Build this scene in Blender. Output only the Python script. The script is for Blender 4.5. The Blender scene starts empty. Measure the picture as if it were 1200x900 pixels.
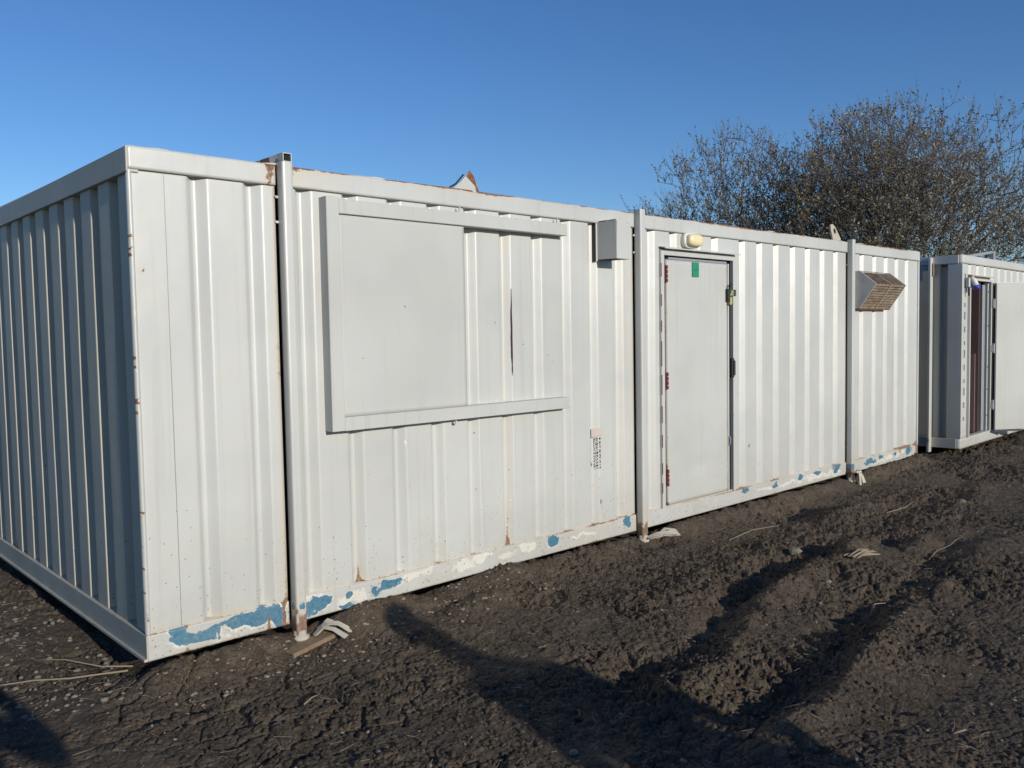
import bpy, math, random
import numpy as np
from mathutils import Matrix, Vector
R = math.radians
SC = bpy.context.scene
COL = SC.collection
# ------------------------------------------------------------------ camera
CAM = Vector((-1.4288, -4.1101, 1.5278))
rt = Vector((0.72973765, -0.68349927, -0.01765545))
up = Vector((0.05167536, 0.02938589, 0.9982315))
fw = Vector((0.68177168, 0.72935946, -0.05676406))
cd = bpy.data.cameras.new("camera")
cam = bpy.data.objects.new("camera", cd)
COL.objects.link(cam)
m = Matrix((rt, up, -fw)).transposed().to_4x4()
m.translation = CAM
cam.matrix_world = m
cd.sensor_width = 36.0
cd.lens = 36.0 * 993.7 / 1200.0
cd.clip_start = 0.05
cd.clip_end = 3000
SC.camera = cam
# ------------------------------------------------------------------ light
SUN_EL = 16.5
SUN_DX = 0.045            # drift of the shadows towards +X per metre of +Y
w = bpy.data.worlds.new("World"); SC.world = w; w.use_nodes = True
nt = w.node_tree; nt.nodes.clear()
wo = nt.nodes.new('ShaderNodeOutputWorld'); bg = nt.nodes.new('ShaderNodeBackground')
sky = nt.nodes.new('ShaderNodeTexSky'); sky.sky_type = 'NISHITA'; sky.sun_disc = False
sky.sun_elevation = R(SUN_EL)
sd = Vector((SUN_DX, 1.0, -math.tan(R(SUN_EL)))).normalized()      # direction light travels
sky.sun_rotation = math.atan2(-sd.x, -sd.y)                         # azimuth of the sun from +Y towards +X
sky.air_density = 1.0; sky.dust_density = 0.0; sky.ozone_density = 4.5; sky.altitude = 50
bg.inputs['Strength'].default_value = 0.122
hs_ = nt.nodes.new('ShaderNodeHueSaturation'); hs_.inputs['Saturation'].default_value = 1.12; hs_.inputs['Hue'].default_value = 0.508
nt.links.new(sky.outputs[0], hs_.inputs['Color']); nt.links.new(hs_.outputs[0], bg.inputs[0]); nt.links.new(bg.outputs[0], wo.inputs[0])
sl = bpy.data.lights.new("sun", 'SUN'); sl.energy = 4.1; sl.angle = R(0.55); sl.color = (1.0, 0.935, 0.815)
so = bpy.data.objects.new("sun", sl); COL.objects.link(so)
so.rotation_euler = sd.to_track_quat('-Z', 'Y').to_euler()
so.location = (0, -20, 20)
SC.view_settings.view_transform = 'Standard'
try: SC.view_settings.look = 'None'
except Exception: pass
SC.view_settings.gamma = 1.0; SC.view_settings.exposure = -0.04
SC.render.engine = 'CYCLES'

# ------------------------------------------------------------------ numpy noise
def _hash(ix, iy, seed):
    h = (ix.astype(np.int64) * 374761393 + iy.astype(np.int64) * 668265263 + seed * 974634777) & 0xffffffff
    h = ((h ^ (h >> 13)) * 1274126177) & 0xffffffff
    h = (h ^ (h >> 16)) & 0xffffff
    return h / float(0xffffff)
def vnoise(x, y, seed=0):
    ix = np.floor(x); iy = np.floor(y); fx = x - ix; fy = y - iy
    u = fx * fx * fx * (fx * (fx * 6 - 15) + 10); v = fy * fy * fy * (fy * (fy * 6 - 15) + 10)
    a = _hash(ix, iy, seed); b = _hash(ix + 1, iy, seed); c = _hash(ix, iy + 1, seed); d = _hash(ix + 1, iy + 1, seed)
    return (a * (1 - u) + b * u) * (1 - v) + (c * (1 - u) + d * u) * v
def fbm(x, y, o=4, seed=0, g=0.5):
    s = 0; a = 1; t = 0
    for i in range(o):
        s = s + a * vnoise(x * 2 ** i + 17.3 * i, y * 2 ** i - 9.1 * i, seed + i); t += a; a *= g
    return s / t
def worley(x, y, seed=0):
    ix = np.floor(x); iy = np.floor(y)
    f1 = np.full(x.shape, 9.0); f2 = np.full(x.shape, 9.0); idv = np.zeros(x.shape)
    for dx in (-1, 0, 1):
        for dy in (-1, 0, 1):
            cx = ix + dx; cy = iy + dy
            px = cx + _hash(cx, cy, seed); py = cy + _hash(cx, cy, seed + 77)
            d = (px - x) ** 2 + (py - y) ** 2
            near = d < f1
            f2 = np.where(near, f1, np.minimum(f2, d)); idv = np.where(near, _hash(cx, cy, seed + 5), idv)
            f1 = np.where(near, d, f1)
    return np.sqrt(f1), np.sqrt(f2), idv
def worley2(x, y, seed=0):
    ix = np.floor(x); iy = np.floor(y)
    f1 = np.full(x.shape, 9.0); f2 = np.full(x.shape, 9.0); idv = np.zeros(x.shape); ox = np.zeros(x.shape); oy = np.zeros(x.shape)
    for dx in (-1, 0, 1):
        for dy in (-1, 0, 1):
            cx = ix + dx; cy = iy + dy
            px = cx + _hash(cx, cy, seed) - x; py = cy + _hash(cx, cy, seed + 77) - y
            d = px * px + py * py; near = d < f1
            f2 = np.where(near, f1, np.minimum(f2, d)); idv = np.where(near, _hash(cx, cy, seed + 5), idv)
            ox = np.where(near, px, ox); oy = np.where(near, py, oy); f1 = np.where(near, d, f1)
    return np.sqrt(f1), np.sqrt(f2), idv, ox, oy
def sstep(a, b, x):
    t = np.clip((x - a) / (b - a), 0, 1); return t * t * (3 - 2 * t)

# ------------------------------------------------------------------ object helpers
def tag(o, label=None, cat=None, group=None, kind=None):
    if label: o['label'] = label
    if cat: o['category'] = cat
    if group: o['group'] = group
    if kind: o['kind'] = kind
    return o
def empty(name, loc=(0, 0, 0), rz=0, label=None, cat=None, group=None):
    o = bpy.data.objects.new(name, None); COL.objects.link(o)
    o.empty_display_size = 0.2
    o.location = loc; o.rotation_euler = (0, 0, rz)
    return tag(o, label, cat, group)
class MB:
    def __init__(s): s.v = []; s.f = []
    def add(s, vs, fs):
        k = len(s.v); s.v += [tuple(p) for p in vs]; s.f += [tuple(i + k for i in f) for f in fs]; return s
    def box(s, x0, x1, y0, y1, z0, z1, b=0.0):
        if b <= 0:
            vs = [(x, y, z) for z in (z0, z1) for y in (y0, y1) for x in (x0, x1)]
            return s.add(vs, [(0, 2, 3, 1), (4, 5, 7, 6), (0, 1, 5, 4), (2, 6, 7, 3), (0, 4, 6, 2), (1, 3, 7, 5)])
        # chamfered box: every corner is cut into three vertices
        vs = []; ix = {}
        c = ((x0 + x1) / 2, (y0 + y1) / 2, (z0 + z1) / 2); h = ((x1 - x0) / 2, (y1 - y0) / 2, (z1 - z0) / 2)
        for sx in (-1, 1):
            for sy in (-1, 1):
                for sz in (-1, 1):
                    for a in range(3):
                        p = [c[i] + (sx, sy, sz)[i] * (h[i] - (0 if i == a else b)) for i in range(3)]
                        ix[(sx, sy, sz, a)] = len(vs); vs.append(p)
        fs = []
        for a in range(3):
            o = [i for i in range(3) if i != a]
            for sg in (-1, 1):
                q = []
                for s1, s2 in ((-1, -1), (1, -1), (1, 1), (-1, 1)):
                    k = [0, 0, 0]; k[a] = sg; k[o[0]] = s1; k[o[1]] = s2; q.append(ix[(*k, a)])
                fs.append(tuple(q))
        for a in range(3):                       # edges along axis a
            o = [i for i in range(3) if i != a]
            for s1 in (-1, 1):
                for s2 in (-1, 1):
                    k0 = [0, 0, 0]; k0[a] = -1; k0[o[0]] = s1; k0[o[1]] = s2
                    k1 = list(k0); k1[a] = 1
                    fs.append((ix[(*k0, o[0])], ix[(*k0, o[1])], ix[(*k1, o[1])], ix[(*k1, o[0])]))
        for sx in (-1, 1):
            for sy in (-1, 1):
                for sz in (-1, 1):
                    fs.append(tuple(ix[(sx, sy, sz, a)] for a in range(3)))
        return s.add(vs, fs)
    def prism(s, prof, a0, a1, axis='x'):
        """profile (list of 2D points) swept along an axis; closed"""
        n = len(prof); vs = []
        for a in (a0, a1):
            for p in prof:
                vs.append({'x': (a, p[0], p[1]), 'y': (p[0], a, p[1]), 'z': (p[0], p[1], a)}[axis])
        fs = [tuple(range(n)), tuple(range(2 * n - 1, n - 1, -1))]
        fs += [(i, (i + 1) % n, n + (i + 1) % n, n + i) for i in range(n)]
        return s.add(vs, fs)
    def tube(s, pts, rad, n=8, cap=True):
        pts = [Vector(p) for p in pts]; N = len(pts)
        if not hasattr(rad, '__len__'): rad = [rad] * N
        vs = []; prev = None
        for i, p in enumerate(pts):
            d = (pts[min(i + 1, N - 1)] - pts[max(i - 1, 0)]).normalized()
            a = prev if prev else (Vector((0, 0, 1)) if abs(d.z) < .9 else Vector((1, 0, 0)))
            a = (a - d * a.dot(d)).normalized(); prev = a; b = d.cross(a)
            for k in range(n):
                t = 2 * math.pi * k / n; vs.append(p + (a * math.cos(t) + b * math.sin(t)) * rad[i])
        fs = []
        for i in range(N - 1):
            for k in range(n):
                fs.append((i * n + k, i * n + (k + 1) % n, (i + 1) * n + (k + 1) % n, (i + 1) * n + k))
        if cap: fs += [tuple(range(n - 1, -1, -1)), tuple(range((N - 1) * n, N * n))]
        return s.add(vs, fs)
    def build(s, name, mat, parent=None, smooth=False, loc=None):
        me = bpy.data.meshes.new(name)
        me.from_pydata(s.v, [], s.f); me.update()
        import bmesh
        bm = bmesh.new(); bm.from_mesh(me); bmesh.ops.recalc_face_normals(bm, faces=bm.faces); bm.to_mesh(me); bm.free()
        if smooth: me.shade_smooth()
        o = bpy.data.objects.new(name, me); COL.objects.link(o)
        if mat: me.materials.append(mat)
        if parent: o.parent = parent
        if loc: o.location = loc
        return o
def mesh_np(name, V, F, mat, parent=None, smooth=True, wear=None, uvn=None, mats=None, fmat=None):
    """V (n,3) F (m,4) or (m,3) numpy arrays; wear (n,3) vertex colours for paint wear"""
    me = bpy.data.meshes.new(name)
    n, k = F.shape
    me.vertices.add(len(V)); me.vertices.foreach_set('co', V.astype(np.float32).ravel())
    me.loops.add(n * k); me.loops.foreach_set('vertex_index', F.astype(np.int32).ravel())
    me.polygons.add(n); me.polygons.foreach_set('loop_start', (np.arange(n) * k).astype(np.int32))
    me.polygons.foreach_set('loop_total', np.full(n, k, np.int32))
    me.update(calc_edges=True)
    if wear is not None:
        at = me.color_attributes.new('wear', 'FLOAT_COLOR', 'POINT')
        c = np.ones((len(V), 4), np.float32); c[:, :3] = wear
        at.data.foreach_set('color', c.ravel())
    if smooth: me.polygons.foreach_set('use_smooth', np.ones(n, bool))
    if mat: me.materials.append(mat)
    if mats:
        for q in mats: me.materials.append(q)
        me.polygons.foreach_set('material_index', fmat.astype(np.int32))
    me.validate()
    o = bpy.data.objects.new(name, me); COL.objects.link(o)
    if parent: o.parent = parent
    return o
def grid_faces(nr, nc):
    i = np.arange(nr - 1)[:, None] * nc + np.arange(nc - 1)[None, :]
    return np.stack([i, i + 1, i + nc + 1, i + nc], -1).reshape(-1, 4)

# ------------------------------------------------------------------ materials
def mat_new(name):
    m = bpy.data.materials.new(name); m.use_nodes = True
    t = m.node_tree; b = t.nodes['Principled BSDF']; return m, t, b
def N(t, ty, **kw):
    n = t.nodes.new(ty)
    for k, v in kw.items():
        if k in n.inputs: n.inputs[k].default_value = v
        else: setattr(n, k, v)
    return n
def noise(t, vec, scale, detail=4, rough=.55, dist=0):
    n = N(t, 'ShaderNodeTexNoise'); n.inputs['Scale'].default_value = scale; n.inputs['Detail'].default_value = detail
    n.inputs['Roughness'].default_value = rough; n.inputs['Distortion'].default_value = dist
    t.links.new(vec, n.inputs['Vector']); return n.outputs['Fac']
def ramp(t, fac, stops):
    n = N(t, 'ShaderNodeValToRGB'); e = n.color_ramp.elements
    while len(e) < len(stops): e.new(0.5)
    for k, (p, c) in enumerate(stops):
        e[k].position = p; e[k].color = (*c, 1) if hasattr(c, '__len__') else (c, c, c, 1)
    t.links.new(fac, n.inputs[0]); return n.outputs[0]
def mix(t, fac, a, b, mode='MIX'):
    n = N(t, 'ShaderNodeMix'); n.data_type = 'RGBA'; n.blend_type = mode
    for i, v in ((0, fac), (6, a), (7, b)):
        if isinstance(v, (int, float)): n.inputs[i].default_value = v
        elif isinstance(v, tuple): n.inputs[i].default_value = (*v, 1)
        else: t.links.new(v, n.inputs[i])
    return n.outputs[2]
def math_(t, op, a, b=0.0, c=None):
    n = N(t, 'ShaderNodeMath'); n.operation = op
    for i, v in enumerate((a, b) if c is None else (a, b, c)):
        if isinstance(v, (int, float)): n.inputs[i].default_value = v
        else: t.links.new(v, n.inputs[i])
    return n.outputs[0]
def scaled(t, sx, sy, sz):
    c = N(t, 'ShaderNodeTexCoord'); mp = N(t, 'ShaderNodeMapping'); mp.inputs['Scale'].default_value = (sx, sy, sz)
    t.links.new(c.outputs['Object'], mp.inputs[0]); return mp.outputs[0]
def bump(t, b, h, strength, dist):
    n = N(t, 'ShaderNodeBump'); n.inputs['Strength'].default_value = strength; n.inputs['Distance'].default_value = dist
    t.links.new(h, n.inputs['Height']); t.links.new(n.outputs[0], b.inputs['Normal'])

def paint_mat(name, base, chips=1.0, dirt=1.0, rough=.38, warm=1.0, spec=1.0):
    m, t, b = mat_new(name)
    v1 = scaled(t, 1, 1, 1)
    big = noise(t, v1, 0.9, 3); blot = noise(t, v1, 5, 4, .6)
    dark = tuple(c * .90 for c in base); light = tuple(min(1, c * 1.05) for c in base)
    yel = (base[0] * 1.0, base[1] * .965, base[2] * .88)
    c = mix(t, ramp(t, big, [(.35, 0), (.65, 1)]), dark, light)
    c = mix(t, math_(t, 'MULTIPLY', ramp(t, blot, [(.45, 0), (.75, 1)]), .6 * warm), c, yel)
    # rain streaks running down the steel
    st = noise(t, scaled(t, 22, 22, .55), 1.0, 4, .6)
    c = mix(t, math_(t, 'MULTIPLY', ramp(t, st, [(.56, 0), (.78, 1)]), .45 * dirt), c, (base[0] * .74, base[1] * .70, base[2] * .62))
    # fine specks: chips down to primer
    vo = N(t, 'ShaderNodeTexVoronoi'); vo.inputs['Scale'].default_value = 9.0
    t.links.new(v1, vo.inputs['Vector'])
    wob = noise(t, v1, 60, 3)
    gate = noise(t, v1, 1.7, 2)
    sp = math_(t, 'ADD', vo.outputs['Distance'], math_(t, 'MULTIPLY', math_(t, 'SUBTRACT', wob, .5), .06))
    spk = math_(t, 'MULTIPLY', math_(t, 'LESS_THAN', sp, .046), math_(t, 'GREATER_THAN', gate, .60 - .05 * chips))
    c = mix(t, math_(t, 'MULTIPLY', spk, .85), c, (.07, .06, .06))
    # painted-in wear fields: R rust, G old blue coat, B pale undercoat
    at = N(t, 'ShaderNodeAttribute'); at.attribute_name = 'wear'
    sep = N(t, 'ShaderNodeSeparateColor'); t.links.new(at.outputs['Color'], sep.inputs[0])
    n1 = noise(t, v1, 46, 8, .75, .7); n2 = noise(t, v1, 19, 7, .7, .9)
    nn = math_(t, 'ADD', math_(t, 'MULTIPLY', n1, .5), math_(t, 'MULTIPLY', n2, .5))
    def edge(chan, k, lo=.48, hi=.52):
        s = math_(t, 'ADD', sep.outputs[chan], math_(t, 'MULTIPLY', math_(t, 'SUBTRACT', nn, .5), k))
        return ramp(t, s, [(lo, 0), (hi, 1)])
    white = edge(2, 2.2, .49, .53)
    blue = edge(1, 1.7, .49, .52)
    rustc = ramp(t, n1, [(.3, (.055, .025, .018)), (.5, (.17, .075, .04)), (.7, (.36, .20, .11))])
    stain = math_(t, 'MULTIPLY', ramp(t, sep.outputs[0], [(.03, 0), (.45, 1)]), .62)
    c = mix(t, stain, c, mix(t, .45, c, (.54, .40, .22)))
    c = mix(t, white, c, (.68, .66, .585))
    bluec = mix(t, ramp(t, n1, [(.42, 0), (.6, 1)]), (.032, .13, .21), (.07, .205, .295))
    bluec = mix(t, ramp(t, n2, [(.60, 0), (.66, .4)]), bluec, (.30, .36, .36))
    c = mix(t, blue, c, bluec)
    rust = edge(0, 1.6, .5, .6)
    c = mix(t, rust, c, rustc)
    sx = N(t, 'ShaderNodeSeparateXYZ'); t.links.new(v1, sx.inputs[0])
    low = ramp(t, sx.outputs[2], [(0, 1), (.14, .55), (.40, .18), (.75, 0)])
    grime = math_(t, 'MULTIPLY', math_(t, 'MULTIPLY', low, math_(t, 'SUBTRACT', 1, math_(t, 'MULTIPLY', blue, .6))), ramp(t, math_(t, 'ADD', math_(t, 'MULTIPLY', n1, .6), math_(t, 'MULTIPLY', blot, .4)), [(.40, .06), (.66, .48)]))
    c = mix(t, grime, c, (.27, .225, .17))
    spl = N(t, 'ShaderNodeTexVoronoi'); spl.inputs['Scale'].default_value = 60; t.links.new(v1, spl.inputs['Vector'])
    spc = N(t, 'ShaderNodeSeparateColor'); t.links.new(spl.outputs['Color'], spc.inputs[0])
    dot = math_(t, 'MULTIPLY', math_(t, 'LESS_THAN', spl.outputs['Distance'], math_(t, 'MULTIPLY', spc.outputs[1], .28)), math_(t, 'LESS_THAN', spc.outputs[0], math_(t, 'MULTIPLY', low, .5)))
    c = mix(t, math_(t, 'MULTIPLY', dot, .8), c, (.12, .095, .07))
    t.links.new(c, b.inputs['Base Color'])
    rg = mix(t, rust, mix(t, blot, (rough - .06,) * 3, (rough + .10,) * 3), (.85, .85, .85))
    t.links.new(rg, b.inputs['Roughness'])
    b.inputs['Specular IOR Level'].default_value = spec
    hh = math_(t, 'ADD', math_(t, 'MULTIPLY', noise(t, v1, 2.2, 3), 1.0), math_(t, 'MULTIPLY', noise(t, v1, 130, 2), .004))
    hh = math_(t, 'SUBTRACT', hh, math_(t, 'MULTIPLY', math_(t, 'MAXIMUM', rust, math_(t, 'MAXIMUM', blue, white)), .018))
    bump(t, b, hh, .40, .010)
    return m
def simple(name, col, rough=.6, metal=0, var=.15, scale=20, bumpd=0.0, spec=.4):
    m, t, b = mat_new(name)
    v = scaled(t, 1, 1, 1); n = noise(t, v, scale, 5, .6)
    c = mix(t, n, tuple(x * (1 - var) for x in col), tuple(min(1, x * (1 + var)) for x in col))
    t.links.new(c, b.inputs['Base Color']); b.inputs['Roughness'].default_value = rough
    b.inputs['Metallic'].default_value = metal; b.inputs['Specular IOR Level'].default_value = spec
    if bumpd: bump(t, b, n, .8, bumpd)
    return m
M = {}
M['paint'] = paint_mat('grey_gloss_paint', (.505, .508, .487))
M['paint_shaded'] = paint_mat('shaded_side_grey_paint', (.49, .46, .39), rough=.55, spec=.3)  # copy of the grey paint for shaded faces, tinted warm against their blue shade
M['paint_flat'] = paint_mat('grey_flat_paint', (.485, .49, .468), chips=.6, dirt=.8, warm=.6, rough=.5, spec=.4)
M['paint_far'] = paint_mat('pale_grey_paint', (.51, .51, .48), chips=.3, dirt=.7)
M['black'] = simple('dark_void', (.012, .012, .013), .9)
M['roof'] = simple('roof_sheet', (.50, .50, .47), .5, 0, .1, 6)
M['steel_dark'] = simple('dark_steel', (.045, .045, .05), .5, .3, .3)
M['zinc'] = simple('zinc_steel', (.34, .35, .36), .5, .4, .2, 12)
M['red'] = simple('red_oxide', (.17, .038, .034), .7, 0, .3, 60)
M['green'] = simple('green_sign', (.02, .24, .13), .45, 0, .08)
M['green_d'] = simple('dark_green_print', (.012, .12, .07), .45, 0, .05)
M['lens'] = simple('cream_lens', (.74, .66, .40), .35, 0, .05, 8)
M['white_pl'] = simple('white_plastic', (.68, .66, .60), .45, 0, .06, 8)
M['blue_pl'] = simple('blue_plastic', (.04, .06, .38), .4)
M['yellow'] = simple('brass_lock', (.55, .48, .16), .4, .2, .3, 60)
M['green_t'] = simple('green_tape', (.10, .40, .20), .5)
M['wood'] = simple('weathered_board', (.20, .14, .09), .9, 0, .45, 25, .004)
M['wood_in'] = simple('brown_panel', (.20, .125, .10), .6, 0, .15, 8)
M['wood_in2'] = simple('pinkish_panel', (.34, .22, .20), .6, 0, .1, 8)
M['strap'] = simple('dirty_white_strap', (.44, .40, .33), .75, 0, .25, 30, .002)
M['straw'] = simple('dry_straw', (.30, .245, .17), .9, 0, .4, 30)
M['twig'] = simple('dry_twig', (.24, .19, .135), .9, 0, .35, 30)
M['stone'] = simple('pale_stone', (.17, .15, .12), .9, 0, .45, 15, .002)
def rusty(name, a=.5):
    m, t, b = mat_new(name); v = scaled(t, 1, 1, 1)
    n = noise(t, v, 26, 6, .7); k = noise(t, v, 9, 5, .65)
    c = ramp(t, n, [(.3, (.07, .03, .022)), (.55, (.22, .085, .04)), (.72, (.38, .17, .08))])
    c = mix(t, ramp(t, k, [(a - .02, 0), (a + .02, 1)]), c, (.52, .52, .48))
    t.links.new(c, b.inputs['Base Color']); b.inputs['Roughness'].default_value = .85
    bump(t, b, n, .6, .004); return m
M['rust'] = rusty('rust', .72); M['rust_paint'] = rusty('rust_through_paint', .5)

def louvre_mat():
    m, t, b = mat_new('stained_louvre'); v = scaled(t, 1, 1, 1)
    n = noise(t, v, 14, 5, .65); k = noise(t, scaled(t, 3, 3, 60), 1, 4, .7)
    c = ramp(t, n, [(.35, (.14, .085, .058)), (.52, (.22, .165, .115)), (.7, (.29, .24, .19))])
    c = mix(t, ramp(t, k, [(.5, 0), (.75, .8)]), c, (.10, .05, .04))
    t.links.new(c, b.inputs['Base Color']); b.inputs['Roughness'].default_value = .7; return m
M['louvre'] = louvre_mat()

# ------------------------------------------------------------------ ground
FEET = [(0.79, -0.03), (3.74, -0.03), (7.28, -0.03)]
def gauss_(x, c, w): return np.exp(-((x - c) / w) ** 2)
def pl_y(x, pts):
    return np.interp(x, [p[0] for p in pts], [p[1] for p in pts])
RA = [(1.2, -1.86), (1.75, -1.80), (2.28, -1.74), (3.05, -1.54), (3.93, -1.42), (4.5, -1.36), (5.3, -1.30), (7, -1.2), (12, -.9)]
RBp = [(1.2, -2.40), (1.99, -2.33), (2.42, -2.35), (3.06, -2.30), (3.89, -2.20), (5.08, -2.0), (7, -1.9), (12, -1.7)]
def height(x, y, fine=True):
    z = -0.095 + .05 * (fbm(x * .55 + 3, y * .55 + 8, 3, 11) - .5)
    z = z + .045 * (fbm(x * 1.9, y * 1.9, 2, 21) - .5)
    wob = .30 * (fbm(x * 1.5, y * .9, 3, 31) - .5)
    # soil heaped against the front rail
    heap = np.exp(-((y + .03) / .13) ** 2) * sstep(-.15, .1, x) * (1 - sstep(9.1, 9.4, x))
    z = z + heap * (.050 + .05 * fbm(x * 2.2, y * 3, 3, 5) + .012 * (x / 9) + .014 * gauss_(x, 1.2, .5))
    for fx, fy in FEET:
        z = z - (.075 * np.exp(-(((x - fx - .06) / .20) ** 2 + ((y - fy + .06) / .13) ** 2)))
    # wheel ruts running along the cabin
    for pts, s, e, hh, dd in ((RA, 1.55, 4.75, .072, .075), (RBp, 1.6, 5.3, .048, .045)):
        yy = pl_y(x, pts) + wob
        fade = sstep(s - .35, s + .35, x) * (1 - sstep(e - .3, e + .5, x)) + .22 * sstep(e - .3, e + .5, x) * (1 - sstep(9, 12, x))
        lump = .35 + .95 * sstep(.30, .66, fbm(x * 2.4, y * 2.0, 3, 41 + int(10 * s)))
        d = y - yy
        z = z + fade * lump * (hh * np.exp(-np.abs(d / .12) ** 1.6) - dd * (.6 + .4 * lump) / lump.clip(.5, 2) * np.exp(-((d - .25) / .15) ** 2))
    # crescent edge close to the wall and the mound before the far post
    z = z + .05 * np.exp(-(((x - 1.9) / .30) ** 2 + ((y + .28) / .09) ** 2)) - .05 * np.exp(-(((x - 1.62) / .14) ** 2 + ((y + .10) / .10) ** 2))
    z = z + .10 * np.exp(-(((x - 5.75) / .5) ** 2 + ((y + .75) / .20) ** 2)) - .06 * np.exp(-(((x - 5.6) / .45) ** 2 + ((y + .35) / .16) ** 2))
    z = z + .07 * np.exp(-(((x - 5.15) / .14) ** 2 + ((y + 1.60) / .12) ** 2)) - .07 * np.exp(-(((x - 5.1) / .2) ** 2 + ((y + 1.38) / .12) ** 2))
    # ground in the open field rises a little to the right
    z = z + .05 * sstep(9, 14, x) * sstep(-4, -.5, y)
    under = sstep(.02, .2, y) * sstep(.0, .1, x) * (1 - sstep(9.05, 9.15, x)) * (1 - sstep(3.6, 3.7, y))
    if fine:
        rough = .38 + 1.15 * sstep(.36, .62, fbm(x * 1.1 + 5, y * 1.1, 4, 51))
        left = 1 - sstep(.1, 1.1, x + .3 * y)                     # smoother cracked crust on the left
        rough = rough * (1 - .45 * left) * (1 - .75 * sstep(1.75, 2.0, x) * (1 - sstep(2.9, 3.2, x)) * np.exp(-((y + 2.62) / .18) ** 4))
        # broken crust: plates and crumbs, every cell its own height and tilt
        wx = x + .09 * (fbm(x * 5, y * 5, 3, 61) - .5); wy = y + .09 * (fbm(x * 5, y * 5, 3, 63) - .5)
        crack = fbm(x * 2.1, y * 2.1, 2, 71)
        for fq, am, tl, sd_, cr in ((4.6, .013, .026, 3, .020), (10.5, .009, .017, 9, .009), (23, .0065, .012, 19, .004), (47, .0050, .009, 29, .0)):
            jx = wx * fq + .35 * fbm(x * fq * 2, y * fq * 2, 2, sd_ + 100); jy = wy * fq * 1.25 + .35 * fbm(x * fq * 2 + 9, y * fq * 2, 2, sd_ + 101)
            f1, f2, idv, ox, oy = worley2(jx, jy, sd_)
            act = rough * sstep(.25, .6, fbm(x * 1.1 + fq, y * 1.1, 2, sd_ + 7) + .15)
            z = z + act * (am * (idv - .5) + tl * (ox * (np.modf(idv * 57)[0] - .5) + oy * (np.modf(idv * 91)[0] - .5)))
            z = z - cr * (1 - sstep(0, .16, f2 - f1)) * (.25 + .75 * left) * sstep(.42, .55, crack)
        z = z + .021 * (fbm(x * 12, y * 12, 4, 91, .66) - .5) * (rough + .25)
        rg1 = 1 - 2 * np.abs(fbm(x * 24, y * 24, 3, 93, .6) - .5) * 2
        z = z + .006 * (rg1 - .5) * rough
        z = z + .015 * (fbm(x * 48, y * 48, 2, 95, .7) - .5) * (rough + .25)
        # tyre tread bars pressed in beside the right rut
        tm = sstep(1.75, 2.0, x) * (1 - sstep(2.9, 3.2, x)) * np.exp(-((y + 2.62) / .15) ** 4)
        z = z + tm * .024 * (.5 + .5 * np.sin((x + .35 * (y + 2.6) + .03 * fbm(x * 5, y * 5, 2, 3)) * 2 * np.pi / .115)) - tm * .02
        tm2 = sstep(1.8, 2.3, x) * (1 - sstep(3.3, 3.8, x)) * np.exp(-((y + 2.02) / .13) ** 4)
        z = z + tm2 * .018 * np.sin((x - .4 * y) * 2 * np.pi / .13)
        # hoof-like dent at the left
        z = z - .05 * np.exp(-((((x - .05) * .8 + (y + .42) * .6) / .035) ** 2 + (((y + .42) * .8 - (x - .05) * .6) / .06) ** 2))
    z = z * (1 - under) + under * (-.10)
    far = sstep(25, 60, np.hypot(x, y))
    return z * (1 - far) - .1 * far
az_d = np.linspace(R(-3), R(93), 1750)
az_c = np.linspace(R(93), R(357), 110)[1:]
az = np.concatenate([az_d, az_c])
th = np.linspace(math.atan(1.62 / 2.3), math.atan(1.62 / 16), 900)
rr = np.concatenate([np.linspace(.15, 2.25, 30), 1.62 / np.tan(th), 16 * (900 / 16) ** np.linspace(.02, 1, 70)])
AZ, RR = np.meshgrid(az, rr)
GX = CAM.x + RR * np.sin(AZ); GY = CAM.y + RR * np.cos(AZ)
GZ = height(GX, GY)
nr, nc = GX.shape
V = np.stack([GX, GY, GZ], -1).reshape(-1, 3)
F = grid_faces(nr, nc)
i = np.arange(nr - 1) * nc                                   # close the seam (last column to first)
F = np.concatenate([F, np.stack([i + nc - 1, i, i + nc, i + 2 * nc - 1], -1)])
V = np.concatenate([V, [[CAM.x, CAM.y, -.1]]]); ce = len(V) - 1
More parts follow.
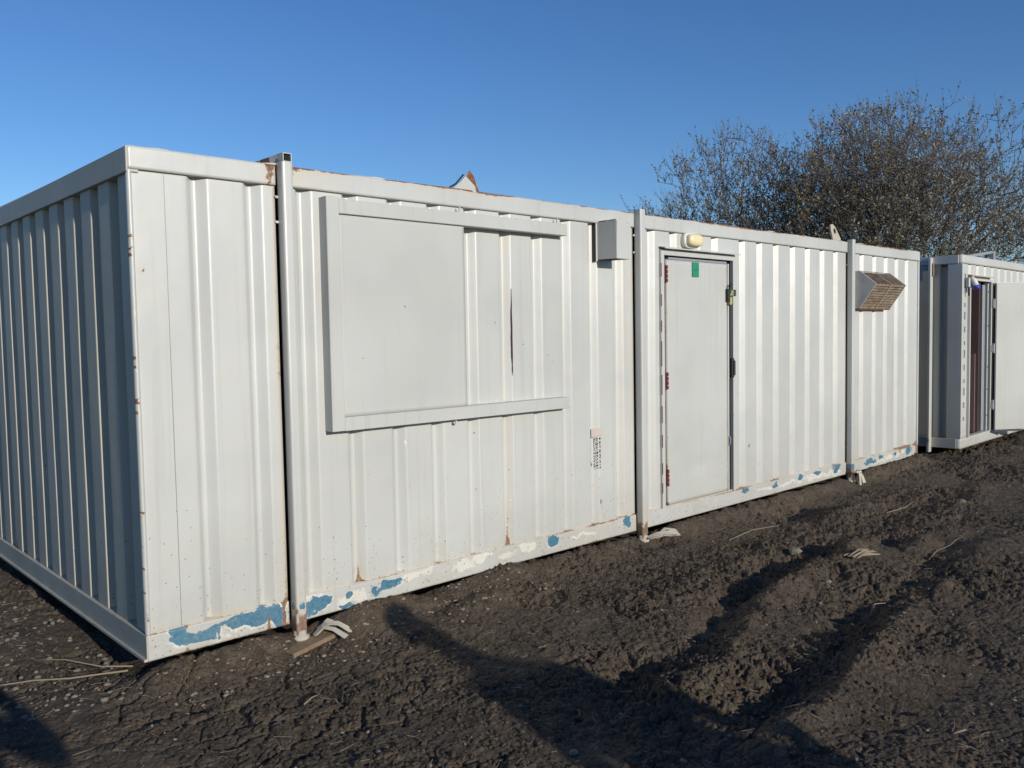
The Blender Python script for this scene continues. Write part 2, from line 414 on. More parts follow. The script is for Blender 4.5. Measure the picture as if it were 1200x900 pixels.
def soil_mat():
    m, t, b = mat_new('wet_dark_soil')
    v = scaled(t, 1, 1, 1)
    n1 = noise(t, v, 1.3, 5, .6); n2 = noise(t, v, 11, 9, .78); n3 = noise(t, v, 70, 5, .7)
    c = ramp(t, n2, [(.34, (.028, .021, .0145)), (.5, (.073, .055, .039)), (.64, (.155, .119, .086))])
    c = mix(t, ramp(t, n1, [(.42, 0), (.68, .55)]), c, (.135, .099, .066))
    # paler, drier crust beside the left wall
    sx = N(t, 'ShaderNodeSeparateXYZ'); t.links.new(v, sx.inputs[0])
    lm = ramp(t, math_(t, 'MULTIPLY', math_(t, 'ADD', sx.outputs[0], math_(t, 'MULTIPLY', math_(t, 'ADD', sx.outputs[1], 0.0), -.25)), -.45), [(0, 0), (.5, .8)])
    c = mix(t, math_(t, 'MULTIPLY', lm, ramp(t, n2, [(.35, 0), (.65, 1)])), c, (.15, .125, .098))
    # crumbs: small paler flecks
    vo = N(t, 'ShaderNodeTexVoronoi'); vo.inputs['Scale'].default_value = 55; t.links.new(v, vo.inputs['Vector'])
    vs = N(t, 'ShaderNodeSeparateColor'); t.links.new(vo.outputs['Color'], vs.inputs[0])
    fl = math_(t, 'MULTIPLY', math_(t, 'LESS_THAN', vo.outputs['Distance'], .30), math_(t, 'GREATER_THAN', vs.outputs[0], .90))
    c = mix(t, math_(t, 'MULTIPLY', fl, .75), c, (.20, .17, .13))
    vo2 = N(t, 'ShaderNodeTexVoronoi'); vo2.inputs['Scale'].default_value = 24; t.links.new(v, vo2.inputs['Vector'])
    vs2 = N(t, 'ShaderNodeSeparateColor'); t.links.new(vo2.outputs['Color'], vs2.inputs[0])
    c = mix(t, math_(t, 'MULTIPLY', vs2.outputs[1], .35), c, (.022, .016, .013))
    c = mix(t, math_(t, 'MULTIPLY', ramp(t, n3, [(.42, 0), (.62, 1)]), .45), c, (.19, .145, .102))
    t.links.new(c, b.inputs['Base Color'])
    b.inputs['Roughness'].default_value = .88; b.inputs['Specular IOR Level'].default_value = .25
    h = math_(t, 'ADD', n3, math_(t, 'MULTIPLY', noise(t, v, 220, 4, .7), .45))
    bump(t, b, h, 1.0, .014)
    return m
M['soil'] = soil_mat()
g = mesh_np('ground', V, F, M['soil'], smooth=True); tag(g, kind='structure')
cap = MB(); ring = [(CAM.x + .16 * math.sin(a), CAM.y + .16 * math.cos(a), -.1) for a in np.linspace(0, 2 * math.pi, 13)[:-1]]
def h1(x, y): return float(height(np.array([float(x)]), np.array([float(y)]))[0])

# ------------------------------------------------------------------ corrugated sheets
def groove_profile(L, starts, depth, wi=.030, wb=.022, wo=.050, step=.02, r=.008):
    """returns s (distance) and d (recess) samples along a sheet of length L"""
    s = {0.0: 0.0, L: 0.0}
    key = []
    for a in starts:
        crn = [(a - .05, 0), (a, 0), (a + wi, depth), (a + wi + wb, depth), (a + wi + wb + wo, 0), (a + wi + wb + wo + .05, 0)]
        for q in range(1, 5):                     # each bend rolled to a small radius
            p0, p1, p2 = (np.array(crn[q + e]) for e in (-1, 0, 1))
            u = (p0 - p1) / np.linalg.norm(p0 - p1); v = (p2 - p1) / np.linalg.norm(p2 - p1)
            A_, B_ = p1 + u * r, p1 + v * r
            for t in (0, .25, .5, .75, 1): key.append(tuple((1 - t) ** 2 * A_ + 2 * t * (1 - t) * p1 + t * t * B_))
    key = [(0, 0)] + [k for k in key if 0 < k[0] < L] + [(L, 0)]
    S = []; D = []
    for (a, da), (b, db) in zip(key[:-1], key[1:]):
        n = max(1, int(math.ceil((b - a) / step)))
        for q in range(n): S.append(a + (b - a) * q / n); D.append(da + (db - da) * q / n)
    S.append(L); D.append(0)
    return np.array(S), np.array(D)
def sheet(name, parent, P0, dirv, nrm, L, z0, z1, starts, depth, mat, holes=(), wearf=None, rows=.025, dent=.0025, seed=0, prof={}):
    """corrugated sheet from P0 along dirv, outer normal nrm (points at the viewer)"""
    S, D = groove_profile(L, starts, depth, **prof)
    cuts = sorted({round(c, 4) for h in holes for c in (h[0], h[1])})
    if cuts:
        keep = [all(abs(s - c) > .004 for c in cuts) for s in S]
        S2 = np.concatenate([S[keep], cuts]); D2 = np.interp(S2, S, D); o = np.argsort(S2); S, D = S2[o], D2[o]
    nz = int((z1 - z0) / rows) + 1
    Z = np.linspace(z0, z1, nz)
    for h in holes: 
        for zc in h[2:]: Z[np.argmin(abs(Z - zc))] = zc
    SS, ZZ = np.meshgrid(S, Z); DD = np.broadcast_to(D, SS.shape)
    DD = DD + dent * (fbm(SS * 1.1 + seed, ZZ * .9, 2, 7 + seed) - .5) * 2 + dent * .6 * (fbm(SS * 4 + seed, ZZ * 1.5, 2, 17 + seed) - .5)
    X = P0[0] + dirv[0] * SS - nrm[0] * DD; Y = P0[1] + dirv[1] * SS - nrm[1] * DD
    V = np.stack([X, Y, ZZ], -1).reshape(-1, 3); F = grid_faces(*SS.shape)
    if holes:
        sc = (S[:-1] + S[1:]) / 2; zc = (Z[:-1] + Z[1:]) / 2
        s2, z2 = np.meshgrid(sc, zc); k = np.ones(s2.shape, bool)
        for a, b, c, d in holes: k &= ~((s2 > a) & (s2 < b) & (z2 > c) & (z2 < d))
        F = F[k.ravel()]
    wear = None
    if wearf is not None: wear = wearf(SS.ravel(), ZZ.ravel())
    o = mesh_np(name, V, F, mat, parent, smooth=True, wear=wear)
    # real thickness behind the visible skin
    so = o.modifiers.new('thickness', 'SOLIDIFY'); so.thickness = .002; so.offset = 0
    return o
def gauss(x, c, w): return np.exp(-((x - c) / w) ** 2)

# ------------------------------------------------------------------ cabin 1
H = 2.44; LEN = 9.12; DEP = 3.66
PX = [.757, 3.72, 7.25]; GAP = .026
seg = []
a = 0.0
for p in PX: seg.append((a, p - GAP + .012)); a = p + .060
seg.append((a, LEN))
C1 = empty('site_cabin', (0, 0, 0), 0, 'long light grey corrugated steel site cabin with sliding window shutter and closed grey door', 'site cabin')
GR = [.28, .57, .86, 1.15, 1.45, 1.74, 2.03, 2.33, 2.62, 2.91, 3.20, 3.49, 3.88, 4.17, 4.50, 4.76, 5.19, 5.48, 5.77, 6.08, 6.37, 6.67, 6.96, 7.56, 7.87, 8.16, 8.45, 8.73]
WY = .012                                   # wall skin sits just behind the rails
RH = .125; TH = .105                        # bottom and top rail heights
def front_wear(x0):
    def f(s, z):
        x = x0 + s
        r = np.zeros_like(x); bl = np.zeros_like(x); wh = np.zeros_like(x)
        # rust bleeding beside the posts
        for px, k in ((.735, .55), (3.69, .30), (7.23, .25)):
            r += k * gauss(x, px, .018) * (.5 + .7 * fbm(z * 3, z * 0 + px, 3, 3))
        # rust creeping up from the bottom rail
        r += .50 * np.exp(-(z - RH) / .02) * (.3 + fbm(x * 3, z * 0, 3, 8))
        # split and rusted groove behind the shutter frame
        r += .42 * gauss(x, 2.33 + .062, .018) * (1 - sstep(2.25, 2.35, z)) * (.2 + fbm(z * 4, x * 0, 3, 12))
        wh += .55 * gauss(x, 2.33 + .080, .014) * (.25 + fbm(z * 6, x * 0, 3, 13))
        wh += .40 * gauss(x, 1.45 + .095, .012) * (.3 + fbm(z * 4, x * 0, 3, 15))
        for gx in (1.21, 3.57, 3.60):
            r += .40 * gauss(x, gx, .014) * (.1 + fbm(z * 3.5, x * 0 + gx, 3, 14))
        r += .35 * gauss(x, 1.21, .02) * (1 - sstep(.15, .34, z)) + .4 * gauss(x, 2.38, .02) * (1 - sstep(.15, .5, z))
        r += .35 * gauss(x, .59, .012) * (1 - sstep(.1, .35, z)) 
        # chips
        bl += .9 * gauss(x, 5.35, .018) * gauss(z, .50, .03) + .8 * gauss(x, 3.31, .012) * gauss(z, .28, .03)
        bl += .7 * gauss(x, 3.24, .02) * gauss(z, .57, .035)
        r += .8 * gauss(x, .055, .016) * gauss(z, 1.87, .008) + .7 * gauss(x, 8.72, .3) * gauss(z, .14, .012)
        r += .9 * gauss(x, 9.08, .06) * gauss(z, .15, .025)
        wh += .5 * gauss(x, 9.03, .010) * (.2 + fbm(z * 8, x * 0, 3, 19)) * sstep(1, 1.2, z)
        return np.stack([np.clip(r, 0, 1), np.clip(bl, 0, 1), np.clip(wh, 0, 1)], -1)
    return f
DOORX = (4.075, 5.075); DOORZ = (.118, 2.17)
for k, (a, b) in enumerate(seg):
    st = [g_ - a for g_ in GR if a + .01 < g_ < b - .11]
    if k == 1: st = st
    holes = []
    if k == 2: holes = [(DOORX[0] - a, DOORX[1] - a, DOORZ[0], DOORZ[1])]
    sheet('wall_panel', C1, (a, WY), (1, 0), (0, -1), b - a, RH - .01, H - TH + .01, st, .034, M['paint'], holes, front_wear(a), seed=k + 1)
# seam on the first panel
s_ = MB().box(.168, .1705, WY - .0035, WY, RH, H - TH); s_.build('panel_seam', M['zinc'], C1)
# split in the groove beside the shutter, bare dark metal showing
zz_ = np.linspace(1.26, 1.84, 60); wn = .0036 * sstep(.25, .55, fbm(zz_ * 9, zz_ * 0, 3, 8)) * sstep(1.26, 1.33, zz_) * (1.2 - sstep(1.55, 1.84, zz_)) + .0004
cxn = 2.428 + .003 * (fbm(zz_ * 12, zz_ * 0, 2, 18) - .5)
sp_ = MB(); sp_.add([(c_ - w__, WY - .0035, z_) for c_, w__, z_ in zip(cxn, wn, zz_)] + [(c_ + w__, WY - .0035, z_) for c_, w__, z_ in zip(cxn, wn, zz_)], [(k_, k_ + 60, k_ + 61, k_ + 1) for k_ in range(59)])
so_ = sp_.build('split_seam', simple('bare_red_primer', (.085, .022, .02), .8, 0, .4, 60), C1); q = so_.modifiers.new('t', 'SOLIDIFY'); q.thickness = .002
# left end wall
LG = [.30 + .288 * q for q in range(12) if .30 + .288 * q < DEP - .15]
def side_wear(s, z):
    r = .8 * gauss(s, 2.36 + .09, .02) * (1 - sstep(.13, .28, z)) + .25 * np.exp(-(z - RH) / .02)
    o = np.zeros_like(r); return np.stack([np.clip(r, 0, 1), o, o], -1)
sheet('end_wall_panel', C1, (WY, 0.0), (0, 1), (-1, 0), DEP, RH - .01, H - TH + .01, [v_ - .125 for v_ in LG], .042, M['paint_shaded'], (), side_wear, seed=9, prof=dict(wi=.012, wb=.105, wo=.010, r=.004))
sheet('end_wall_panel', C1, (LEN - WY, 0.0), (0, 1), (1, 0), DEP, RH - .01, H - TH + .01, LG, .036, M['paint'], (), None, seed=10)
sheet('rear_wall_panel', C1, (0, DEP - WY), (1, 0), (0, 1), LEN, RH - .01, H - TH + .01, [.2 + .29 * q for q in range(30)], .034, M['paint'], (), None, rows=.2, seed=12)
# rails -------------------------------------------------------------
BLUE = [(.16, .10, .05, .045), (.27, .055, .08, .034), (.36, .085, .06, .02), (.47, .08, .10, .036), (.60, .085, .11, .042), (.69, .065, .035, .05), (.87, .062, .08, .045), (.95, .085, .04, .03), (1.13, .08, .018, .02), (1.10, .018, .04, .012),
        (1.29, .055, .035, .025), (1.40, .07, .09, .03), (2.78, .075, .05, .038), (3.60, .085, .06, .035), (5.27, .09, .05, .02),
        (5.82, .085, .05, .02), (6.30, .085, .07, .02), (6.62, .09, .07, .022), (7.02, .085, .09, .028), (7.80, .07, .13, .03), (8.05, .09, .05, .02), (8.85, .09, .08, .03), (8.45, .08, .06, .02)]
WHITE = [(.30, .04, .10, .03), (.50, .045, .12, .02), (1.15, .05, .10, .04), (1.60, .09, .10, .02), (1.95, .075, .07, .025), (2.12, .10, .08, .018), (2.34, .08, .06, .022), (2.52, .085, .07, .025), (3.10, .08, .15, .012), (5.9, .07, .35, .016), (6.55, .055, .35, .022), (7.02, .055, .10, .04), (7.95, .05, .25, .02), (8.5, .075, .25, .028)]
def rail_wear(x, z):
    d = .95 * (fbm(x * 16, z * 24, 4, 5, .6) - .5)
    x0_, z0_ = x, z
    x = x + .11 * (fbm(x0_ * 9, z0_ * 13, 3, 55) - .5); z = z + .075 * (fbm(x0_ * 11 + 7, z0_ * 14, 3, 57) - .5)
    d2 = .9 * (fbm(x0_ * 6 + 9, z0_ * 9, 3, 58) - .5)
    bl = np.zeros_like(x); wh = np.zeros_like(x)
    for cx, cz, wx, wz in BLUE:
        q = ((x - cx) / (wx * 1.12)) ** 2 + ((z - cz) / (wz * 1.15)) ** 2
        bl = np.maximum(bl, np.clip(1.0 - .5 * q + d, 0, 1)); wh = np.maximum(wh, np.clip(.92 - .5 * q / 1.22 + d + d2, 0, 1))
    for cx, cz, wx, wz in WHITE:
        q = ((x - cx) / (wx * 1.3)) ** 2 + ((z - cz) / (wz * 1.35)) ** 2
        wh = np.maximum(wh, np.clip(.85 - .5 * q + d + d2 * .5, 0, 1))
    x, z = x0_, z0_
    r = .62 * np.exp(-z / .010) * (.15 + fbm(x * 4, z * 0, 3, 6)) + .68 * np.exp(-(RH - z) / .009) * (.15 + fbm(x * 5, z * 0, 3, 7))
    r += .75 * gauss(x, .715, .016) + .7 * gauss(x, .625, .012) * (z < .07) + .45 * gauss(x, .19, .010)
    r += 1.0 * gauss(x, 9.10, .06) + .55 * gauss(x, 8.6, .12) * gauss(z, .09, .05) + .55 * gauss(x, 5.0, .35) * np.exp(-(RH - z) / .02)
    r += .45 * gauss(x, 3.2, .25) * fbm(x * 14, z * 14, 2, 77)
    return np.stack([np.clip(r, 0, 1), bl, wh], -1)
def rail_front(name, x0, x1, z0, z1, y, th, wf, parent, mat, step=.008, wavy=0.0):
    nx = max(2, int((x1 - x0) / step)); nz = max(2, int((z1 - z0) / step))
    xs = np.linspace(x0, x1, nx + 1); zs = np.linspace(z0, z1, nz + 1)
    XX, ZZ = np.meshgrid(xs, zs)
    yy = y + .0022 * (fbm(XX * 5, ZZ * 7, 3, 3) - .5) * 2
    zz = ZZ + wavy * (fbm(XX * 3.0, ZZ * 0, 3, 23) - .5) * ((ZZ - z0) / (z1 - z0))
    Vf = np.stack([XX, yy, zz], -1).reshape(-1, 3); F = grid_faces(*XX.shape)
    n0 = len(Vf); R_, C_ = XX.shape
    loop = list(range(C_)) + [r * C_ + C_ - 1 for r in range(1, R_)] + [(R_ - 1) * C_ + c for c in range(C_ - 2, -1, -1)] + [r * C_ for r in range(R_ - 2, 0, -1)]
    loop = np.array(loop); Vb = Vf[loop].copy(); Vb[:, 1] = y + th
    k = np.arange(len(loop)); k2 = (k + 1) % len(loop)
    Fb = np.stack([loop[k], n0 + k, n0 + k2, loop[k2]], -1)
    V = np.concatenate([Vf, Vb]); F = np.concatenate([F, Fb])
    return mesh_np(name, V, F, mat, parent, smooth=False, wear=wf(V[:, 0], V[:, 2]))
def top_wear(x, z):
    r = .60 * np.exp(-(H - z) / .012) * sstep(.5, .8, x) * (.1 + 1.3 * fbm(x * 6, z * 0, 3, 16))
    r += .12 * gauss(x, .83, .09) * sstep(2.36, 2.42, z) + .35 * gauss(x, .71, .03) + .4 * gauss(x, 2.2, .3) * np.exp(-(H - z) / .03) + .35 * gauss(x, 8.2, .5) * np.exp(-(H - z) / .05)
    r += .30 * gauss(x, .9, .25) * (.5 + fbm(x * 9, z * 4, 3, 44)) + .14 * gauss(x, .70, .04); r += .3 * gauss(x, 5.2, .5) * np.exp(-(H - z) / .03)
    o = np.zeros_like(r); return np.stack([np.clip(r, 0, 1), o, .25 * fbm(x * 5, z * 5, 2, 4)], -1)
for k, (a, b) in enumerate(seg):
    rail_front('bottom_rail', a, b, 0, RH, 0, .06, rail_wear, C1, M['paint'])
    rail_front('top_rail', a, b, H - TH, H + (.0 if k == 0 else .004), -.006, .06, top_wear, C1, M['paint'], .012, .010)
sd_r = MB().box(-.004, .05, .004, DEP, 0, RH, .003); sd_r.box(-.018, -.002, .004, DEP, .0, .012); sd_r.build('side_bottom_rail', M['paint_shaded'], C1)
MB().box(-.006, .05, .001, DEP, H - TH - .015, H - .001, .003).build('side_top_rail', M['paint_shaded'], C1)
MB().box(LEN - .05, LEN + .004, .061, DEP, 0, RH).build('side_bottom_rail', M['paint'], C1)
MB().box(LEN - .05, LEN + .004, .061, DEP, H - TH, H - .001).build('side_top_rail', M['paint'], C1)
# corner trims
def corner_wear(x, z):
    r = np.zeros_like(x)
    for zc, k in ((2.02, .02), (1.97, .012), (1.93, .02), (1.46, .018), (1.41, .012), (1.25, .022), (1.20, .018), (.72, .012), (.55, .014), (.45, .008), (.33, .012), (.20, .01)): r += .95 * gauss(z, zc, k)
    r *= sstep(.44, .60, fbm(x * 160, z * 75, 2, 9)) * sstep(-.004, .004, .010 - x)
    o = np.zeros_like(r); return np.stack([np.clip(r, 0, 1), o, .3 + r * 0], -1)
rail_front('corner_trim', -.0015, .016, RH + .002, H - TH - .002, -.0015, .03, corner_wear, C1, M['paint'], .006)
MB().box(LEN - .03, LEN + .002, -.0015, .03, RH + .002, H - TH - .002, .002).build('corner_trim', M['paint'], C1)
# roof with its ridges showing as low waves over the rail
nx = 420; xs = np.linspace(.01, LEN - .01, nx); ys = np.linspace(.012, DEP - .01, 8)
XX, YY = np.meshgrid(xs, ys)
ZZ = H - .006 + .012 * (fbm(XX * 1.3 + 4, YY * .3, 2, 3)) + .010 * np.clip(np.sin(XX * 2 * math.pi / .62) - .55, 0, 1) / .45 + .006 * YY
o = mesh_np('roof', np.stack([XX, YY, ZZ], -1).reshape(-1, 3), grid_faces(*XX.shape), M['roof'], C1, smooth=True)
sm = o.modifiers.new('thickness', 'SOLIDIFY'); sm.thickness = .01; sm.offset = -1
MB().box(.06, LEN - .06, .07, DEP - .06, .02, .06).build('floor_deck', M['black'], C1)
# posts -------------------------------------------------------------
def post_wear(x, z):
    r = 1.5 * np.exp(-(z + .05) / .14) * (.35 + .9 * fbm(x * 30, z * 9, 3, 2)); bl = 1.0 * gauss(z, .05, .075) * sstep(.35, .6, fbm(x * 22 + 3, z * 10, 2, 5)) * 1.0
    return np.stack([np.clip(r, 0, 1), np.clip(bl, 0, 1), np.clip(r * .6, 0, 1)], -1)
for k, p in enumerate(PX):
    top = H + (.012, .028, .028)[k]
    zs = np.concatenate([np.linspace(-.055, .25, 50), np.linspace(.28, top, 40)])
    c = .005; x0, x1, y0, y1 = p, p + .06, -.058, .004
    ring2 = [(x0 + c, y0), (x1 - c, y0), (x1, y0 + c), (x1, y1), (x0, y1), (x0, y0 + c)]
    rv = []
    for (ax, ay), (bx, by) in zip(ring2, ring2[1:] + ring2[:1]):
        nn_ = max(1, int(math.hypot(bx - ax, by - ay) / .01))
        rv += [(ax + (bx - ax) * q / nn_, ay + (by - ay) * q / nn_) for q in range(nn_)]
    rv = np.array(rv); nR = len(rv)
    VV = np.array([[x, y, z] for z in zs for x, y in rv])
    ii = np.arange(len(zs) - 1)[:, None] * nR; jj = np.arange(nR)[None]
    FF = np.stack([ii + jj, ii + (jj + 1) % nR, ii + nR + (jj + 1) % nR, ii + nR + jj], -1).reshape(-1, 4)
    po = mesh_np('corner_post' if False else 'lifting_post', VV, FF, M['paint'], C1, smooth=False, wear=post_wear(VV[:, 0] + VV[:, 1], VV[:, 2]))
    if k: MB().box(x0 + .002, x1 - .002, y0 + .003, y1, top - .006, top - .002).build('cap_plate', M['paint'], po)
    foot = MB().tube([(p + .03, -.03, -.085), (p + .03, -.03, -.066), (p + .03, -.03, -.064), (p + .03, -.03, -.035)], [.05, .048, .036, .034], 14)
    foot.build('post_foot', M['strap'], po, True)
    MB().box(p - GAP - .06, p + .14, .0625, .066, .0, H - .012).build('joint_shade_plate', M['black'], C1)  # black backing plate paints the shade inside the slot
    for zt in (2.27, 2.14) if k < 2 else (2.2,):
        MB().box(p - GAP + .008, p + .004, .0, .008, zt, zt + .012).build('weld_tie', M['rust_paint'], C1)
# rusty box beam lying over the roof behind the first post
bx = MB(); x0, x1, z0, z1 = .765, .815, H + .014, H + .060
for (a0, a1, b0, b1) in ((x0, x1, z1 - .004, z1), (x0, x1, z0, z0 + .004), (x0, x0 + .004, z0 + .004, z1 - .004), (x1 - .004, x1, z0 + .004, z1 - .004)):
    bx.box(a0, a1, -.052, DEP, b0, b1)
bo = bx.build('roof_beam', M['rust_paint'], C1); MB().box(x0 + .005, x1 - .005, -.040, -.036, z0 + .005, z1 - .005).build('beam_opening', M['black'], bo)
# bent lifting lug (white face, rusty folded back)
lg = MB().prism([(1.93, H - .002), (2.0, H + .05), (2.075, H + .125), (2.10, H + .10), (2.13, H + .055), (2.15, H - .002)], -.006, .004, 'y')
lo = lg.build('lifting_lug', M['paint_flat'], C1)
lb = MB().add([(2.075, -.004, H + .128), (2.105, .03, H + .135), (2.15, .09, H + .11), (2.19, .10, H + .05), (2.20, .09, H - .0), (2.15, -.004, H - .0), (2.135, -.004, H + .05), (2.10, -.004, H + .095)],
              [(0, 1, 7), (1, 2, 6, 7), (2, 3, 6), (3, 4, 5, 6)])
fo = lb.build('folded_flange', M['rust_paint'], lo); q = fo.modifiers.new('t', 'SOLIDIFY'); q.thickness = .006
fr = MB().prism([(2.045, H + .09), (2.075, H + .126), (2.105, H + .098), (2.15, H + .0), (2.13, H + .0), (2.115, H + .04)], -.009, -.0065, 'y'); fr.build('rust_patch', M['rust'], lo)
MB().tube([(1.93, .02, H + .01), (2.0, .04, H + .045), (2.07, .05, H + .11)], .006, 6).build('lug_back_edge', M['steel_dark'], lo)
# curved lug with an eye by the third post
out = [(7.12, H - .002), (7.05, H + .06), (6.97, H + .135), (6.91, H + .165), (6.865, H + .155), (6.87, H + .11), (6.90, H + .05), (6.92, H - .002)]
hole = [(6.955 + .028 * math.cos(t) - .01 * math.sin(t), H + .095 + .030 * math.sin(t)) for t in np.linspace(0, 2 * math.pi, 9)[:-1]]
def plate_with_hole(out, hole, y0, y1):
    mb = MB(); n = len(out)
    # fan strips matched by angle around the hole centre
    c = np.mean(hole, 0)
    def at(poly, a):
        best = None
        for (p, q) in zip(poly, poly[1:] + poly[:1]):
            p = np.array(p) - c; q = np.array(q) - c; d = np.array([math.cos(a), math.sin(a)])
            den = d[0] * (q - p)[1] - d[1] * (q - p)[0]
            if abs(den) < 1e-12: continue
            s = (p[0] * (q - p)[1] - p[1] * (q - p)[0]) / den; u = (p[0] * d[1] - p[1] * d[0]) / den
            if s > 0 and -1e-9 <= u <= 1 + 1e-9 and (best is None or s > best): best = s
        return c + best * np.array([math.cos(a), math.sin(a)])
    K = 40; A = np.linspace(0, 2 * math.pi, K, endpoint=False); vs = []
    for a in A:
        o = at(out, a); h = at(hole, a)
        vs += [(o[0], y0, o[1]), (h[0], y0, h[1]), (h[0], y1, h[1]), (o[0], y1, o[1])]
    fs = []
    for k in range(K):
        j = (k + 1) % K
        for e in range(4): fs.append((4 * k + e, 4 * k + (e + 1) % 4, 4 * j + (e + 1) % 4, 4 * j + e))
    return mb.add(vs, fs)
plate_with_hole(out, hole, -.004, .010).build('lifting_lug', M['strap'], C1)
# shutter -----------------------------------------------------------
sf = empty('shutter_frame'); sf.parent = C1
sf.name = 'window_shutter'
fm = MB(); fm.box(1.005, 1.085, -.065, WY + .002, 1.018, 2.30, .003)
fm.build('side_channel', M['paint_flat'], sf)
MB().box(1.0855, 2.905, -.062, WY + .002, 2.212, 2.292, .003).build('top_channel', M['paint_flat'], sf)
MB().box(1.0855, 2.905, -.062, WY + .002, 1.016, 1.093, .003).build('bottom_channel', M['paint_flat'], sf)
xs = np.linspace(1.086, 1.985, 40); zs = np.linspace(1.094, 2.211, 50); XX, ZZ = np.meshgrid(xs, zs)
YY = -.044 + .004 * (fbm(XX * 1.5, ZZ * 1.5, 2, 6) - .5)
pl = mesh_np('shutter_plate', np.stack([XX, YY, ZZ], -1).reshape(-1, 3), grid_faces(*XX.shape), M['paint_flat'], sf, smooth=True)
q = pl.modifiers.new('t', 'SOLIDIFY'); q.thickness = .035; q.offset = -1
for (tx, tz, h_) in ((1.965, 2.293, .045), (2.835, 2.293, .045), (1.90, .985, .03)):
    tb = MB().prism([(tx, tz), (tx, tz + h_ * (1 if tz > 2 else 1)), (tx + .028, tz)], -.03, -.024, 'y'); tb.build('shutter_tab', M['paint_flat'], sf)
# vent box ----------------------------------------------------------
vb = MB(); x0, x1, z0, z1 = 3.293, 3.455, 2.068, 2.352
vb.prism([(WY, z0 + .004), (-.178, z0), (-.172, z1 - .015), (WY, z1 - .006)], x0, x0 + .003)
vb.prism([(WY, z0 + .004), (-.178, z0), (-.172, z1 - .015), (WY, z1 - .006)], x1 - .003, x1)
vb.box(x0 + .003, x1 - .003, -.178, -.174, z0, z1 - .015); vb.box(x0 + .003, x1 - .003, -.174, WY, z1 - .016, z1 - .010)
vo = vb.build('vent_cover', M['paint'], C1)
MB().box(x0 - .001, x0 + .003, -.172, -.01, z1 - .011, z1 - .004).build('rusty_edge', M['rust_paint'], vo)
MB().box(x0 - .020, x0 - .002, -.001, WY + .03, z0 - .01, z1 - .0, .002).build('side_flange', M['paint'], vo)
MB().box(x0 - .026, x0 - .021, .0, WY + .03, z0 - .01, z1).build('flange_seam', M['steel_dark'], vo)
# identification plate residue ------------------------------------
ip = MB().box(3.205, 3.325, WY - .0045, WY - .0005, .775, .835); io = ip.build('plate_mark', simple('pinkish_paint', (.53, .45, .41), .6), C1)
dm = MB(); random.seed(4)
for xx in (3.232, 3.262, 3.272, 3.300):
    z = .765
    while z > .545:
        l = random.uniform(.004, .015); dm.box(xx + random.uniform(-.002, .002), xx + random.uniform(.003, .007), WY - .005, WY - .001, z - l, z); z -= l + random.uniform(.003, .014)
dm.build('flaked_line', M['steel_dark'], io)
# door --------------------------------------------------------------
df = MB()
df.box(4.032, 4.075, -.012, WY + .01, RH + .001, 2.19, .002)
df.box(5.062, 5.095, -.012, WY + .01, RH + .001, 2.19, .002)
df.box(4.0755, 5.0615, -.012, WY + .01, 2.145, 2.19, .002)
df.box(4.0755, 5.0615, .001, .06, RH - .004, RH + .012, .002)
dfo = df.build('door_frame', M['paint'], C1)
MB().box(4.076, 5.061, .055, .06, RH, 2.145).build('door_rebate', simple('rebate_shade_grey', (.13, .13, .135), .7), dfo)  # shade of the recess beside the leaf, put in as dark grey
MB().prism([(WY, 2.215), (-.055, 2.202), (-.055, 2.192), (-.048, 2.192), (-.048, 2.197), (WY, 2.209)], 4.03, 5.12).build('drip_hood', M['paint'], C1)
xs = np.linspace(4.10, 4.965, 30); zs = np.linspace(RH + .014, 2.11, 60); XX, ZZ = np.meshgrid(xs, zs)
YY = -.014 - .006 * (fbm(XX * 1.5 + 4, ZZ * 1.2, 2, 16) - .5) + .010 * gauss(XX, 4.55, .16) * gauss(ZZ, .42, .06)
def dwear(x, z):
    e = np.minimum(abs(x - 4.10), abs(x - 4.965)); r = .55 * np.exp(-e / .008) * fbm(x * 3, z * 7, 3, 61) * 1.3 + .4 * np.exp(-(z - RH - .014) / .012)
    wh = .5 * np.exp(-abs(x - 4.965) / .02) * fbm(z * 9, x * 0, 3, 62) * 1.4; o = np.zeros_like(r); return np.stack([np.clip(r, 0, 1), o, np.clip(wh, 0, 1)], -1)
dr = mesh_np('door', np.stack([XX, YY, ZZ], -1).reshape(-1, 3), grid_faces(*XX.shape), M['paint_flat'], C1, smooth=True, wear=dwear(XX.ravel(), ZZ.ravel()))
q = dr.modifiers.new('t', 'SOLIDIFY'); q.thickness = .04; q.offset = -1
MB().box(4.966, 4.984, -.020, .03, RH + .02, 2.115, .002).build('edge_trim', M['paint'], dr)
MB().box(4.12, 4.95, -.020, -.004, 2.112, 2.130, .002).build('top_trim', M['zinc'], dr)
for hz in (1.93, 1.08, .30):
    hb = MB()
    for e in range(4): hb.tube([(4.090, -.026, hz + .035 * e), (4.090, -.026, hz + .035 * e + .028)], .0085, 8)
    hb.box(4.078, 4.094, -.022, -.013, hz, hz + .135); hb.build('door_hinge', M['red'], dr)
